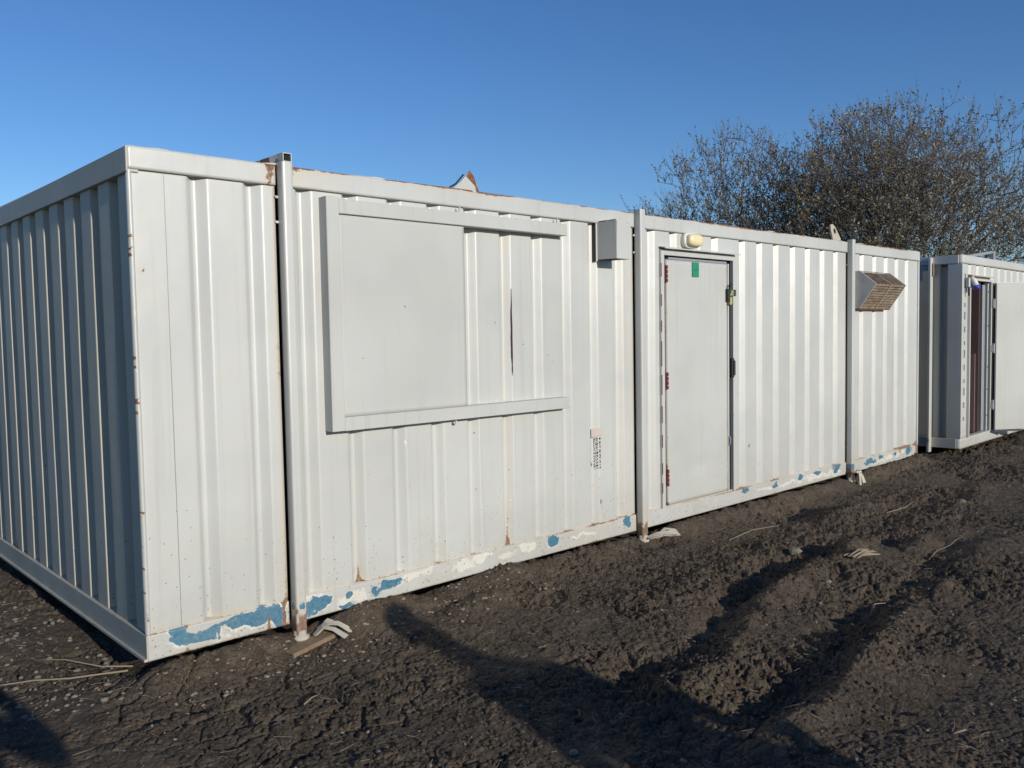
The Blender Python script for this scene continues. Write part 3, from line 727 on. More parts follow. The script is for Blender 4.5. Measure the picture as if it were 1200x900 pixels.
# dark red flaked line down the frame
random.seed(8); z = 2.08
while z > .2:
    l = random.uniform(.08, .20); MB().box(4.030, 4.0365, -.0145, -.0105, z - l, z).build('flaked_red_line', M['red'], dfo); z -= l + random.uniform(.05, .14)
random.seed(9); z = 1.9
while z > .4:
    l = random.uniform(.05, .2); MB().box(4.0765, 4.0795, -.0145, -.0105, z - l, z).build('flaked_red_line', M['red'], dfo); z -= l + random.uniform(.12, .3)
sg = MB().box(4.443, 4.535, -.0215, -.0165, 1.985, 2.105, .001).build('green_sign', M['green'], dr)
MB().box(4.455, 4.523, -.0225, -.0216, 2.040, 2.046).build('printed_bar', M['green_d'], sg)
hd = MB().box(5.000, 5.030, -.045, .0, 1.13, 1.30, .006).box(5.005, 5.025, -.060, -.045, 1.15, 1.28, .005); hd.build('door_handle', M['steel_dark'], dr)
lk = MB().box(4.935, 4.962, -.050, -.016, 1.79, 1.90, .006); lk.tube([(4.95, -.05, 1.88), (4.955, -.055, 1.92), (4.97, -.05, 1.94), (4.985, -.04, 1.91)], .007, 8)
lo_ = lk.build('lock_hasp', M['steel_dark'], dr)
MB().box(4.958, 4.985, -.056, -.030, 1.76, 1.83, .008).tube([(4.965, -.045, 1.84), (4.97, -.055, 1.88), (4.985, -.05, 1.86)], .006, 6).build('padlock', M['yellow'], lo_)
MB().box(4.97, 5.005, -.058, -.020, 1.835, 1.885, .008).build('green_tag', M['green_t'], lo_)
MB().box(5.064, 5.092, -.024, -.0125, 1.84, 1.895, .003).build('red_marker', M['red'], dfo)
kp = MB().tube([(4.975, -.025, .62), (4.975, -.034, .60), (4.975, -.034, .56), (4.975, -.025, .54)], .006, 6); kp.build('lower_pull', M['zinc'], dr)
# bulkhead light --------------------------------------------------
def oval(cx, cz, rx, rz, y, n=28, e=3.2):
    return [(cx + rx * math.copysign(abs(math.cos(t)) ** (2 / e), math.cos(t)), y, cz + rz * math.copysign(abs(math.sin(t)) ** (2 / e), math.sin(t))) for t in np.linspace(0, 2 * math.pi, n + 1)[:-1]]
def loft(rings, name, mat, parent, n=28):
    mb = MB(); vs = [p for r in rings for p in r]
    fs = [(i * n + k, i * n + (k + 1) % n, (i + 1) * n + (k + 1) % n, (i + 1) * n + k) for i in range(len(rings) - 1) for k in range(n)]
    fs += [tuple(range(n)), tuple(range((len(rings) - 1) * n, len(rings) * n))]
    mb.add(vs, fs); return mb.build(name, mat, parent, True)
bl = loft([oval(4.435, 2.278, .112, .062, .012), oval(4.435, 2.278, .115, .065, -.020), oval(4.435, 2.278, .108, .058, -.034)], 'bulkhead_light', M['white_pl'], C1)
loft([oval(4.435, 2.278, .096, .050, -.033), oval(4.435, 2.278, .096, .050, -.062), oval(4.435, 2.278, .082, .040, -.078), oval(4.435, 2.278, .05, .02, -.083)], 'lens', M['lens'], bl)
MB().box(4.43, 4.47, -.012, .03, 2.195, 2.213).build('cable_gland', M['white_pl'], bl)
# louvre hood -----------------------------------------------------
hx0, hx1 = 7.432, 8.175
pr = [(WY, 2.150), (-.045, 2.150), (-.222, 2.005), (-.045, 1.752), (WY, 1.752)]
hood = empty('louvre_hood'); hood.parent = C1
MB().prism(pr, hx0, hx0 + .006).build('cheek_plate', M['paint'], hood)
MB().prism(pr, hx1 - .006, hx1).build('cheek_plate', M['paint'], hood)
cr = MB()
for (pa, pb) in ((pr[1], pr[2]), (pr[2], pr[3])):
    n_ = 10; d = (pb[0] - pa[0], pb[1] - pa[1]); L_ = math.hypot(*d); d = (d[0] / L_, d[1] / L_); nn_ = (-abs(d[1]), d[0] * (1 if d[1] < 0 else -1))
    nn_ = (-abs(d[1]), (d[0] if d[1] < 0 else -d[0])); nn_ = (-abs(d[1]), -d[0] if d[0] > 0 else -d[0])
    # outward normal = (-|dz|, +-dy)
    nn_ = (d[1], -d[0]) if d[1] < 0 else (-d[1], d[0])
    for e in range(n_):
        s0 = L_ * e / n_; s1 = L_ * (e + .80) / n_
        a_ = (pa[0] + d[0] * s0, pa[1] + d[1] * s0); b_ = (pa[0] + d[0] * s1, pa[1] + d[1] * s1)
        ind = .001 if d[0] < 0 else .010
        a2 = (a_[0] - nn_[0] * ind, a_[1] - nn_[1] * ind); b2 = (b_[0] + nn_[0] * .004, b_[1] + nn_[1] * .004)
        cr.prism([a2, b2, (b2[0] - nn_[0] * .002, b2[1] - nn_[1] * .002), (a2[0] - nn_[0] * .002, a2[1] - nn_[1] * .002)], hx0 + .007, hx1 - .007)
cr.build('louvre_slats', M['louvre'], hood)
MB().box(hx0 + .01, hx1 - .01, -.02, .0, 1.76, 2.14).build('duct_opening', M['black'], hood)
for xx in (hx0, hx1):
    for (pa, pb) in ((pr[1], pr[2]), (pr[2], pr[3])):
        MB().tube([(xx, pa[0] - .002, pa[1]), (xx, pb[0] - .002, pb[1])], .0045, 5).build('hood_edge', M['paint'], hood)
MB().box(hx0 - .004, hx1 + .004, -.05, WY, 1.742, 1.7515).build('hood_lip', M['rust'], hood)
cn = MB().prism([(-.05, 2.153), (-.2275, 2.006), (-.05, 1.750), (-.048, 1.756), (-.222, 2.005), (-.048, 2.148)], hx0 + .36, hx0 + .38).build('centre_strip', simple('tan_strip', (.30, .24, .185), .7), hood)

# ------------------------------------------------------------------ cabin 2
A2 = R(1.5)
C2 = empty('site_cabin', (9.955, -.195, 0), A2, 'second light grey cabin at the right with its door swung open and a brown interior', 'site cabin')
g2 = [.30 + .29 * q for q in range(30)]
L2 = 7.2; D2 = 3.2
ox0, ox1, oz0, oz1 = .27, 1.09, .13, 2.13
def far_wear(s, z):
    r = .4 * np.exp(-(H - TH - z) / .03) * fbm(s * 3, z, 3, 4) * sstep(1, 2, s); o = np.zeros_like(r); return np.stack([r, o, o], -1)
sheet('wall_panel', C2, (0, WY), (1, 0), (0, -1), L2, RH - .01, H - TH + .01, [.26, .56, .86, 1.17, 1.46, 1.76, 2.05] + [2.35 + .29 * q for q in range(16)], .032, M['paint_far'], [(ox0, ox1, oz0, oz1)], far_wear, rows=.04, seed=31)
sheet('end_wall_panel', C2, (WY, .0), (0, 1), (-1, 0), D2, RH - .01, H - TH + .01, [.14, .62, .91, 1.20, 1.49, 1.78, 2.07, 2.36, 2.65], .05, M['paint_shaded'], (), None, rows=.04, seed=32, prof=dict(wi=.012, wb=.105, wo=.010, r=.004))
rail_front('bottom_rail', 0, L2, 0, RH, -.002, .05, lambda x, z: np.stack([.3 * np.exp(-(RH - z) / .01) * fbm(x * 4, z, 2, 3), x * 0, .3 * fbm(x * 5, z * 5, 2, 9)], -1), C2, M['paint_far'], .02)
rail_front('top_rail', 0, L2, H - TH, H, -.006, .05, lambda x, z: np.stack([.45 * np.exp(-(H - z) / .03) * fbm(x * 3, z, 3, 33) * sstep(.8, 2, x), x * 0, x * 0], -1), C2, M['paint_far'], .02, .006)
MB().box(-.005, .05, .05, D2, 0, RH, .003).build('side_bottom_rail', M['paint_far'], C2)
MB().box(-.007, .05, .045, D2, H - TH, H - .001, .003).build('side_top_rail', M['paint_far'], C2)
MB().box(-.002, .022, -.002, .17, RH + .002, H - TH - .002, .002).build('corner_trim', M['paint_far'], C2)
sheet('rear_wall_panel', C2, (0, D2), (1, 0), (0, 1), L2, RH - .01, H - TH + .01, g2, .032, M['paint_far'], (), None, rows=.3, seed=33)
sheet('end_wall_panel', C2, (L2, .0), (0, 1), (1, 0), D2, RH - .01, H - TH + .01, g2[:9], .032, M['paint_far'], (), None, rows=.3, seed=34)
MB().box(.005, L2 - .005, .005, D2, H - .02, H - .004).build('roof', M['roof'], C2)
MB().box(.05, L2 - .05, .051, D2 - .05, .05, .118).build('floor_deck', M['wood_in'], C2)
MB().box(.22, 2.9, .95, .99, .12, 2.3).build('inner_partition', M['wood_in'], C2)
MB().box(.845, .859, .10, .70, .13, 1.18).build('inner_board', M['wood_in2'], C2)
MB().box(.05, L2 - .05, .06, D2 - .06, 2.30, 2.33).build('ceiling_board', M['wood_in'], C2)
MB().box(.18, .20, .06, .95, .12, 2.3).build('inner_lining', M['wood_in'], C2)
MB().box(.86, .90, .0605, .95, .12, 2.3).build('inner_lining', M['wood_in'], C2)
# end post beside the corner
pz = MB().box(-.095, -.004, .345, .375, -.06, H - .015, .002); po2 = pz.build('lifting_post', M['paint_far'], C2)
MB().box(-.11, -.06, .338, .344, .07, .12, .002).build('post_bracket', M['strap'], po2)
MB().box(-.05, .0, .330, .344, 2.19, 2.35).build('timber_wedge', M['wood'], C2)
lv = MB()
for zz_ in (2.28, 2.23, 2.13): lv.box(-.006, .02, .62, .90, zz_, zz_ + .018)
lv.build('end_louvre', M['black'], C2)
# door frame, inner frames
f2 = MB()
f2.box(ox0 - .03, ox0, -.022, .06, RH + .002, oz1 + .03, .002); f2.box(ox1, ox1 + .035, -.022, .06, RH + .002, oz1 + .03, .002)
f2.box(ox0 + .001, ox1 - .001, -.022, .06, oz1, oz1 + .03, .002); f2.box(ox0 + .001, ox1 - .001, -.022, .06, RH + .001, oz0 + .01, .002)
dfo2 = f2.build('door_frame', M['paint_far'], C2)
MB().box(ox0 + .60, ox0 + .70, .02, .06, oz0 + .02, oz1 - .04, .003).build('inner_jamb', M['zinc'], dfo2)
MB().box(ox0 + .74, ox0 + .77, .0, .06, oz0 + .012, oz1 - .02, .002).build('inner_jamb', M['paint_far'], dfo2)
MB().box(ox0 + .771, ox0 + .819, .03, .06, oz0 + .012, oz1 - .02, .002).build('rubber_seal', M['steel_dark'], dfo2)
MB().prism([(WY, oz1 + .075), (-.05, oz1 + .062), (-.05, oz1 + .050), (WY, oz1 + .062)], ox0 - .04, ox1 + .03).build('drip_hood', simple('tarnished_hood', (.42, .33, .26), .6), C2)
for e in range(12): MB().box(.116, .1195, -.0035, .008, .35 + e * .16, .35 + e * .16 + .05 + .05 * ((e * 7) % 3) / 2).build('flaked_line', M['zinc'], C2)
# open leaf, swung about its hinge towards the camera
leaf = bpy.data.objects.new('door', None); COL.objects.link(leaf); leaf.parent = C2
leaf.location = (ox1 + .075, -.05, 0); leaf.rotation_euler = (0, 0, R(-36))
MB().box(0, .92, -.022, .022, .145, 2.115, .003).build('door_leaf', M['paint_flat'], leaf)
MB().box(-.014, -.001, -.018, .018, .15, 2.11).build('rubber_seal', M['steel_dark'], leaf)
MB().box(-.003, .42, -.006, .012, .118, .143).build('bottom_bar', M['steel_dark'], leaf)
MB().box(-.012, .92, -.012, .010, 2.117, 2.127).build('top_seal', M['zinc'], leaf)
for hz in (1.78, 1.18, .42):
    hb = MB().box(ox1 + .0355, ox1 + .075, -.055, -.026, hz, hz + .13, .004); hb.box(ox1 + .010, ox1 + .035, -.040, -.0225, hz + .02, hz + .11); hb.build('door_hinge', M['zinc'], C2)
vs_ = MB().box(ox1 + .045, ox1 + .058, -.03, -.012, .14, 2.12); vs_.build('dark_edge_strip', M['steel_dark'], C2)
for zz_ in (.35, .7, 1.0, 1.55, 2.0):
    MB().tube([(ox0 + .755, -.004, zz_), (ox0 + .755, .001, zz_)], .010, 8).build('bolt', M['black'], dfo2); MB().tube([(ox0 + .80, .020, zz_), (ox0 + .80, .031, zz_)], .010, 8).build('bolt', M['black'], dfo2)
# power inlet beside the door head
sk = MB().box(.105, .185, -.055, .0, 2.03, 2.16, .012).build('power_inlet', M['zinc'], C2)
MB().tube([(.155, -.05, 2.16), (.165, -.085, 2.11), (.175, -.105, 2.055)], [.032, .034, .036], 14).build('socket_body', M['white_pl'], sk, True)
MB().tube([(.175, -.105, 2.056), (.178, -.115, 2.01)], [.041, .040], 14).build('blue_collar', M['blue_pl'], sk, True)
cb = MB().tube([(.14, -.03, 2.03), (.135, -.035, 1.98), (.15, -.03, 1.93)], .012, 8); cb.build('cable_stub', M['steel_dark'], sk)
# frame lying on the roof and a black hose loop
rf = MB(); rf.box(2.28, 2.36, .30, .36, H - .01, H + .20).prism([(.95, H + .02), (2.28, H + .165), (2.28, H + .20), (.95, H + .055)], .31, .35, 'y')
rf.build('roof_frame', M['zinc'], C2)
MB().box(2.361, 2.385, .30, .36, H - .01, H + .21).build('rusty_edge', M['rust'], C2)
hs = MB().tube([(2.82 + .13 * math.cos(t), .25, H - .005 + .075 * math.sin(t)) for t in np.linspace(0, math.pi, 9)], .013, 8); hs.build('hose_loop', M['steel_dark'], C2)

# ------------------------------------------------------------------ pads and torn straps at the posts
def flap(pts, w_, name, par=None, tw=0.0, side=None):
    mb = MB(); pts = [Vector(p) for p in pts]; vs = []
    for i_, p in enumerate(pts):
        d = (pts[min(i_ + 1, len(pts) - 1)] - pts[max(i_ - 1, 0)]).normalized()
        s_ = Vector(side) if side else d.cross(Vector((0, 0, 1))).normalized()
        s_ = Matrix.Rotation(tw * i_, 3, d) @ s_
        vs += [p - s_ * w_ * .5, p + s_ * w_ * .5]
    mb.add(vs, [(2 * k, 2 * k + 1, 2 * k + 3, 2 * k + 2) for k in range(len(pts) - 1)])
    o = mb.build(name, M['strap'], par); q = o.modifiers.new('t', 'SOLIDIFY'); q.thickness = .003; return o
pad = MB().box(-.13, .18, -.10, .05, -.012, .012, .003).build('packing_board', M['wood'], None)
pad.location = (.77, -.06, -.094); pad.rotation_euler = (R(2), R(-4), R(12))
tag(pad, 'weathered brown board packed under the leftmost post foot', 'board')
s1 = empty('torn_strap', (.86, -.08, -.066), 0, 'pale torn strap fanning onto the soil beside the leftmost post', 'strap')
flap([(-.02, .0, .0), (.03, -.01, .035), (.08, -.04, .02), (.11, -.12, -.012)], .034, 'strap_end', s1, .1)
flap([(-.01, .0, .0), (.06, .0, .045), (.12, -.02, .035), (.17, -.05, -.005), (.22, -.08, -.015)], .040, 'strap_end', s1, .15)
flap([(.02, .01, .02), (.09, .01, .05), (.13, .03, .02)], .05, 'strap_end', s1, .4)
s2 = empty('torn_strap', (3.80, -.08, -.055), 0, 'crumpled pale strap lying flat at the foot of the middle post', 'strap')
flap([(-.05, .0, .0), (.05, -.03, .02), (.15, -.03, .005), (.27, -.05, .0)], .07, 'strap_end', s2, .2)
flap([(.0, -.03, .0), (.09, -.07, .02), (.2, -.09, .0)], .04, 'strap_end', s2, -.2)
flap([(.1, .0, .01), (.2, .02, .03), (.32, -.02, .0)], .03, 'strap_end', s2, .3)
s3 = empty('torn_strap', (7.28, -.07, 0), 0, 'pale strap wrapped round the foot of the post below the louvred hood', 'strap')
mb = MB().tube([(-.05 , -.0, .03), (-.045, -.045, .035), (.0, -.05, .03), (.05, -.045, .028), (.07, .0, .03)], .014, 8); mb.build('strap_band', M['strap'], s3)
flap([(.04, -.035, .03), (.06, -.06, -.02), (.07, -.08, -.09)], .05, 'strap_end', s3, .1, (1, 0, 0))
flap([(.0, -.055, .03), (-.01, -.07, -.03), (-.02, -.08, -.10)], .035, 'strap_end', s3, .05, (1, 0, 0))

# ------------------------------------------------------------------ bits on the ground
rng = np.random.default_rng(5)
def ico():
    t = (1 + 5 ** .5) / 2
    v = np.array([(-1, t, 0), (1, t, 0), (-1, -t, 0), (1, -t, 0), (0, -1, t), (0, 1, t), (0, -1, -t), (0, 1, -t), (t, 0, -1), (t, 0, 1), (-t, 0, -1), (-t, 0, 1)], float)
    f = np.array([(0, 11, 5), (0, 5, 1), (0, 1, 7), (0, 7, 10), (0, 10, 11), (1, 5, 9), (5, 11, 4), (11, 10, 2), (10, 7, 6), (7, 1, 8), (3, 9, 4), (3, 4, 2), (3, 2, 6), (3, 6, 8), (3, 8, 9), (4, 9, 5), (2, 4, 11), (6, 2, 10), (8, 6, 7), (9, 8, 1)])
    return v / np.linalg.norm(v[0]), f
def sample_ground(n, near=1.0, region=None):
    out = []
    while sum(len(o) for o in out) < n:
        a = rng.uniform(R(2), R(88), n); r = 2.4 + 11 * rng.random(n) ** 1.6
        x = CAM.x + r * np.sin(a); y = CAM.y + r * np.cos(a)
        k = ((y < -.02) | (x < -.03))
        if region: k &= region(x, y)
        out.append(np.stack([x[k], y[k]], -1))
    return np.concatenate(out)[:n]
def pebbles(name, n, smin, smax, mat, label, flat=.6, region=None, cat=None, jag=.5, pw=3.0, sink=.2):
    iv, jf = ico(); P = sample_ground(n, region=region); Z = height(P[:, 0], P[:, 1])
    s = smin + (smax - smin) * rng.random(n) ** pw
    rnd = 1 + jag * (rng.random((n, 12)) - .5)
    v = iv[None] * rnd[..., None] * (s[:, None, None] * np.stack([1 + rng.random(n) * .6, np.ones(n), flat + .3 * rng.random(n)], -1)[:, None])
    an = rng.random(n) * 6.28; c, s_ = np.cos(an)[:, None], np.sin(an)[:, None]
    x = v[..., 0] * c - v[..., 1] * s_; y = v[..., 0] * s_ + v[..., 1] * c
    V = np.stack([x + P[:, 0, None], y + P[:, 1, None], v[..., 2] + Z[:, None] + s[:, None] * sink], -1).reshape(-1, 3)
    F = (jf[None] + 12 * np.arange(n)[:, None, None]).reshape(-1, 3)
    o = mesh_np(name, V, F, mat, smooth=False)
    return tag(o, label, cat, kind='stuff')
def clod_zone(x, y):
    return rng.random(x.shape) < sstep(.42, .62, fbm(x * 2.1 + 3, y * 2.1, 3, 123)) * (.3 + .7 * sstep(.3, 1.6, x - .25 * y)) + .03
pebbles('soil_crumbs', 20000, .002, .016, M['soil'], 'dark crumbs of loose soil scattered over the churned ground', .55, clod_zone, 'soil crumbs', jag=1.1, pw=3.2, sink=-.05)
pebbles('gravel', 1300, .002, .011, M['stone'], 'small pale stones strewn over the dark soil', .6, None, 'gravel')
g3 = pebbles('gravel', 1500, .003, .017, M['stone'], 'denser pale stones on the dry strip beside the left end wall', .5, lambda x, y: (x < .05) & (y > -.1) & (x > -1.6), 'gravel')
g4 = pebbles('dry_leaf_litter', 420, .004, .015, M['twig'], 'pale dry leaves and crumbs along the bottom of the cabin front', .22, lambda x, y: (y > -.42) & (x > 0) & (x < 2.4), 'leaf litter')
def straws(name, n, lmin, lmax, rad, mat, label, region=None):
    P = sample_ground(n, region=region); l = lmin + (lmax - lmin) * rng.random(n) ** 2; an = rng.random(n) * 6.28
    K = 4; V = np.zeros((n, K, 3, 3)); bend = rng.normal(0, .18, n)
    lift = rng.random(n) * .010 + .002; tilt = rng.normal(0, .12, n)
    for k in range(K):
        t = (k / (K - 1) - .5); a2 = an + bend * t * 2
        cx = P[:, 0] + np.cos(a2) * l * t; cy = P[:, 1] + np.sin(a2) * l * t
        cz = height(cx, cy, False) + lift + .006 + np.abs(tilt) * l * (t + .5)
        rr_ = rad * (.6 + .8 * rng.random(n))
        for j in range(3):
            q = 2 * math.pi * j / 3
            V[:, k, j, 0] = cx - np.sin(an) * np.cos(q) * rr_; V[:, k, j, 1] = cy + np.cos(an) * np.cos(q) * rr_; V[:, k, j, 2] = cz + np.sin(q) * rr_
    fs = []
    for k in range(K - 1):
        for j in range(3): fs.append((k * 3 + j, k * 3 + (j + 1) % 3, (k + 1) * 3 + (j + 1) % 3, (k + 1) * 3 + j))
    F = (np.array(fs)[None] + 12 * np.arange(n)[:, None, None]).reshape(-1, 4)
    return tag(mesh_np(name, V.reshape(-1, 3), F, mat), label, 'straw', kind='stuff')
straws('straw_litter', 1300, .015, .09, .0011, M['straw'], 'thin bits of dry straw scattered over the dark soil')
straws('straw_litter', 240, .02, .09, .0011, M['straw'], 'pale straw lying on the dry strip beside the left end wall', lambda x, y: (x < .1) & (y > -.2) & (x > -1.6))
def stick(pts, r, label, name='fallen_stick', mat='twig', group=None):
    z0 = h1(pts[0][0], pts[0][1]); o0 = Vector((pts[0][0], pts[0][1], z0))
    P = []
    for (x, y, dz) in pts: P.append(Vector((x, y, max(h1(x, y), height(np.array([x]), np.array([y]), False)[0]) + dz + r)) - o0)
    n = len(P); rad = [r * (1 - .5 * k / n) for k in range(n)]
    o = MB().tube(P, rad, 6).build(name, M[mat], None, True, loc=tuple(o0))
    return tag(o, label, 'stick', group)
stick([(-.03, .20, .01), (-.14, .24, .02), (-.27, .30, .015), (-.40, .40, .01), (-.52, .44, .01), (-.66, .52, .0)], .0055, 'long pale root lying on the soil just left of the near cabin corner')
stick([(.02, .28, .0), (-.1, .38, .015), (-.22, .55, .03), (-.34, .64, .02)], .0045, 'short forked root behind the long pale root at the cabin corner')
stick([(.42, -.72, .0), (.47, -.70, .012), (.53, -.67, .002)], .004, 'small pale stick on bare mud in front of the first wall section')
stick([(2.05, -2.9, .0), (2.10, -2.93, .01)], .004, 'tiny pale chip of wood at the right foreground')
stick([(4.85, -1.75, .0), (5.05, -1.73, .01), (5.25, -1.75, .012), (5.45, -1.72, .01), (5.6, -1.72, .0)], .003, 'thin bleached root curling over the soil in the middle distance at right')
stick([(4.3, -.45, .0), (4.6, -.47, .02), (4.95, -.50, .01)], .004, 'straight grey twig lying on the soil below the closed door')
stick([(6.0, -.95, .0), (6.3, -1.0, .03), (6.55, -.97, .02)], .0045, 'grey twig on the low mound before the third post')
stick([(3.45, -1.95, .0), (3.55, -1.93, .015), (3.72, -1.96, .0)], .004, 'short twig resting in the farther wheel rut')
sw = empty('splintered_wood', (4.35, -1.48, h1(4.35, -1.48) + .0), 0, 'splintered yellowish piece of wood beside the wheel rut', 'wood')
for k in range(7):
    aa = -.25 + .17 * ((k * 5) % 7 - 3) * .6; ca, sa = math.cos(aa), math.sin(aa); MB().tube([(-.13 * ca, .012 * k - .05 - .13 * sa, .012), (.0, .014 * k - .05, .018 + .008 * (k % 3)), ((.10 + .02 * (k % 3)) * ca, .012 * k - .04 + .11 * sa, .01 + .01 * (k % 2))], [.004, .010, .003], 5).build('splinter', M['twig'] if k % 2 else M['straw'], sw)
st = MB()
iv, jf = ico()
def stone(x, y, s, label):
    rn = np.random.default_rng(int(x * 1000)); v = iv * (1 + .35 * (rn.random((12, 1)) - .5)) * np.array([1.3, 1, .7]) * s
    o = MB().add([tuple(p) for p in v], [tuple(f) for f in jf]).build('stone', M['stone'], None, False, loc=(x, y, h1(x, y) + s * .35)); tag(o, label, 'stone')
stone(4.28, -1.02, .045, 'pale flat stone left of the splintered wood')
stone(3.62, -1.60, .022, 'small whitish stone between the two wheel ruts')
stone(.93, -1.9, .018, 'small pinkish stone in the near foreground mud')
stone(6.95, -1.25, .035, 'pale flat stone at the far edge of the churned ground')

# ------------------------------------------------------------------ trees
def tree(root_pt, blobs, nattr, label, seed, nleaf_per, stems, name='willow_tree'):
    rg = np.random.default_rng(seed)
    P = []
    tot = sum(b[3] * b[4] * b[5] * b[6] for b in blobs)
    for (cx, cy, cz, rx, ry, rz, w_) in blobs:
        n = int(nattr * rx * ry * rz * w_ / tot)
        d = rg.normal(size=(n, 3)); d /= np.linalg.norm(d, axis=1)[:, None]
        r = rg.random(n) ** (1 / 2.3)
        lump = 1 + .16 * np.sin(d[:, 0] * 5 + seed) * np.sin(d[:, 2] * 6 + 1) + .10 * np.sin(d[:, 1] * 9 + d[:, 0] * 7)
        q = d * (r * lump)[:, None] * np.array([rx, ry, rz]) + np.array([cx, cy, cz]); P.append(q)
    P = np.concatenate(P); P = P[P[:, 2] > .8]
    nodes = [np.array([0, 0, -.15])]; par = [-1]
    for (sx, sy, h_) in stems:
        last = 0
        for k in range(1, 6):
            t = k / 5; nodes.append(np.array([sx * t + .05 * rg.normal(), sy * t + .05 * rg.normal(), h_ * t])); par.append(last); last = len(nodes) - 1
    order = np.argsort(np.linalg.norm(P - np.array([0, 0, 1.2]), axis=1) + .25 * rg.random(len(P)))
    cap_ = len(P) * 2 + 400; NV = np.zeros((cap_, 3)); n = len(nodes); NV[:n] = nodes; plen = np.zeros(cap_)
    for k in range(1, n): plen[k] = plen[par[k]] + np.linalg.norm(NV[k] - NV[par[k]])
    for i_ in order:
        p = P[i_]; d = np.linalg.norm(NV[:n] - p, axis=1)
        j = int(np.argmin(d + .16 * plen[:n])); L_ = d[j]
        if L_ < .06: continue
        prev = j
        if L_ > .45:                                        # bend long shoots upward
            m_ = (NV[j] + p) / 2 + np.array([0, 0, -.06 * L_]) + .04 * L_ * rg.normal(size=3)
            NV[n] = m_; par.append(prev); plen[n] = plen[prev] + L_ / 2; prev = n; n += 1
        NV[n] = p; par.append(prev); plen[n] = plen[prev] + L_; n += 1
    par = np.array(par); NV = NV[:n]
    A = np.zeros(n); kids = np.zeros(n, int)
    for k in range(1, n): kids[par[k]] += 1
    A[kids == 0] = .0052 ** 2
    # indices increase away from the root
    for k in range(n - 1, 0, -1): A[par[k]] += A[k] * .80 + 1e-7
    rad = np.minimum(np.sqrt(A), .22)
    # jitter joints, keep order
    V_, F_ = [], []
    def segs(a, b, ra, rb, n_):
        d = b - a; d = d / (np.linalg.norm(d, axis=1)[:, None] + 1e-9)
        ref = np.where(np.abs(d[:, 2:3]) < .9, np.array([[0, 0, 1.]]), np.array([[1., 0, 0]]))
        u = np.cross(d, ref); u /= np.linalg.norm(u, axis=1)[:, None]; v = np.cross(d, u)
        out = np.zeros((len(a), 2 * n_, 3))
        for k in range(n_):
            t = 2 * math.pi * k / n_; o = u * math.cos(t) + v * math.sin(t)
            out[:, k] = a + o * ra[:, None]; out[:, n_ + k] = b + o * rb[:, None]
        f = np.array([(k, (k + 1) % n_, n_ + (k + 1) % n_, n_ + k) for k in range(n_)])
        F = (f[None] + 2 * n_ * np.arange(len(a))[:, None, None]).reshape(-1, 4); return out.reshape(-1, 3), F
    root = empty(name, root_pt, 0, label, 'tree', 'bare willows behind the cabins')
    k = np.arange(1, n); ra = np.minimum(rad[par[k]], rad[k] * 1.6); rb = rad[k]
    thick = rb > .028
    V_, F_ = segs(NV[par[k]][thick], NV[k][thick], ra[thick], rb[thick], 7); mesh_np('trunk', V_, F_, M['bark'], root)
    V_, F_ = segs(NV[par[k]][~thick], NV[k][~thick], ra[~thick], rb[~thick], 4); mesh_np('branches', V_, F_, M['bark'], root)
    # fine upright twigs with their last small leaves
    tips = np.where((kids == 0) | (rad < .0085))[0]; cpt = np.array([0, 0, 2.2])
    base = np.repeat(NV[tips], 3, 0); nb = len(base)
    od = base - cpt; od /= np.linalg.norm(od, axis=1)[:, None]
    dr_ = od * .85 + np.array([0, 0, .42]) + .62 * rg.normal(size=(nb, 3)); dr_ /= np.linalg.norm(dr_, axis=1)[:, None]
    ln = .12 + .30 * rg.random(nb)
    mid = base + dr_ * (ln * .5)[:, None]; end = base + dr_ * ln[:, None] + np.array([0, 0, .04]) + .03 * rg.normal(size=(nb, 3))
    v1, f1_ = segs(base, mid, np.full(nb, .0042), np.full(nb, .0034), 3); v2, f2_ = segs(mid, end, np.full(nb, .0034), np.full(nb, .0022), 3)
    mesh_np('twigs', np.concatenate([v1, v2]), np.concatenate([f1_, f2_ + len(v1)]), M['bark_twig'], root)
    nl = nb * nleaf_per; bi = np.repeat(np.arange(nb), nleaf_per); t = rg.random(nl)[:, None] * .75 + .3
    c = base[bi] * (1 - t) + end[bi] * t + .010 * rg.normal(size=(nl, 3))
    keep = rg.random(nl) < (.25 + .75 * (fbm(c[:, 0] * .9 + c[:, 1] * .5, c[:, 2] * .9, 2, seed) > .42)); c = c[keep]; nl = len(c)
    a_ = rg.normal(size=(nl, 3)); a_[:, 2] = np.abs(a_[:, 2]) * .6 + .25; a_ /= np.linalg.norm(a_, axis=1)[:, None]
    b_ = np.cross(a_, rg.normal(size=(nl, 3))); b_ /= np.linalg.norm(b_, axis=1)[:, None]
    l_ = (.026 + .036 * rg.random(nl))[:, None]; w_ = l_ * .30
    V4 = np.stack([c - a_ * l_ * .6, c - b_ * w_ , c + a_ * l_ * .6, c + b_ * w_], 1).reshape(-1, 3)
    F4 = np.arange(nl * 4).reshape(-1, 4)
    mesh_np('foliage', V4, F4, M['leaf'], root, smooth=False)
    return root
def leaf_mat():
    m, t, b = mat_new('autumn_leaf'); gm = N(t, 'ShaderNodeNewGeometry')
    c = ramp(t, gm.outputs['Random Per Island'], [(0, (.09, .07, .04)), (.4, (.185, .16, .095)), (.75, (.25, .225, .145)), (1, (.32, .30, .22))])
    t.links.new(c, b.inputs['Base Color']); b.inputs['Roughness'].default_value = .6
    return m
M['leaf'] = leaf_mat()
M['bark'] = simple('grey_brown_bark', (.12, .10, .078), .9, 0, .4, 12, .01)
M['bark_twig'] = simple('red_brown_twig', (.16, .125, .098), .75, 0, .3, 6)
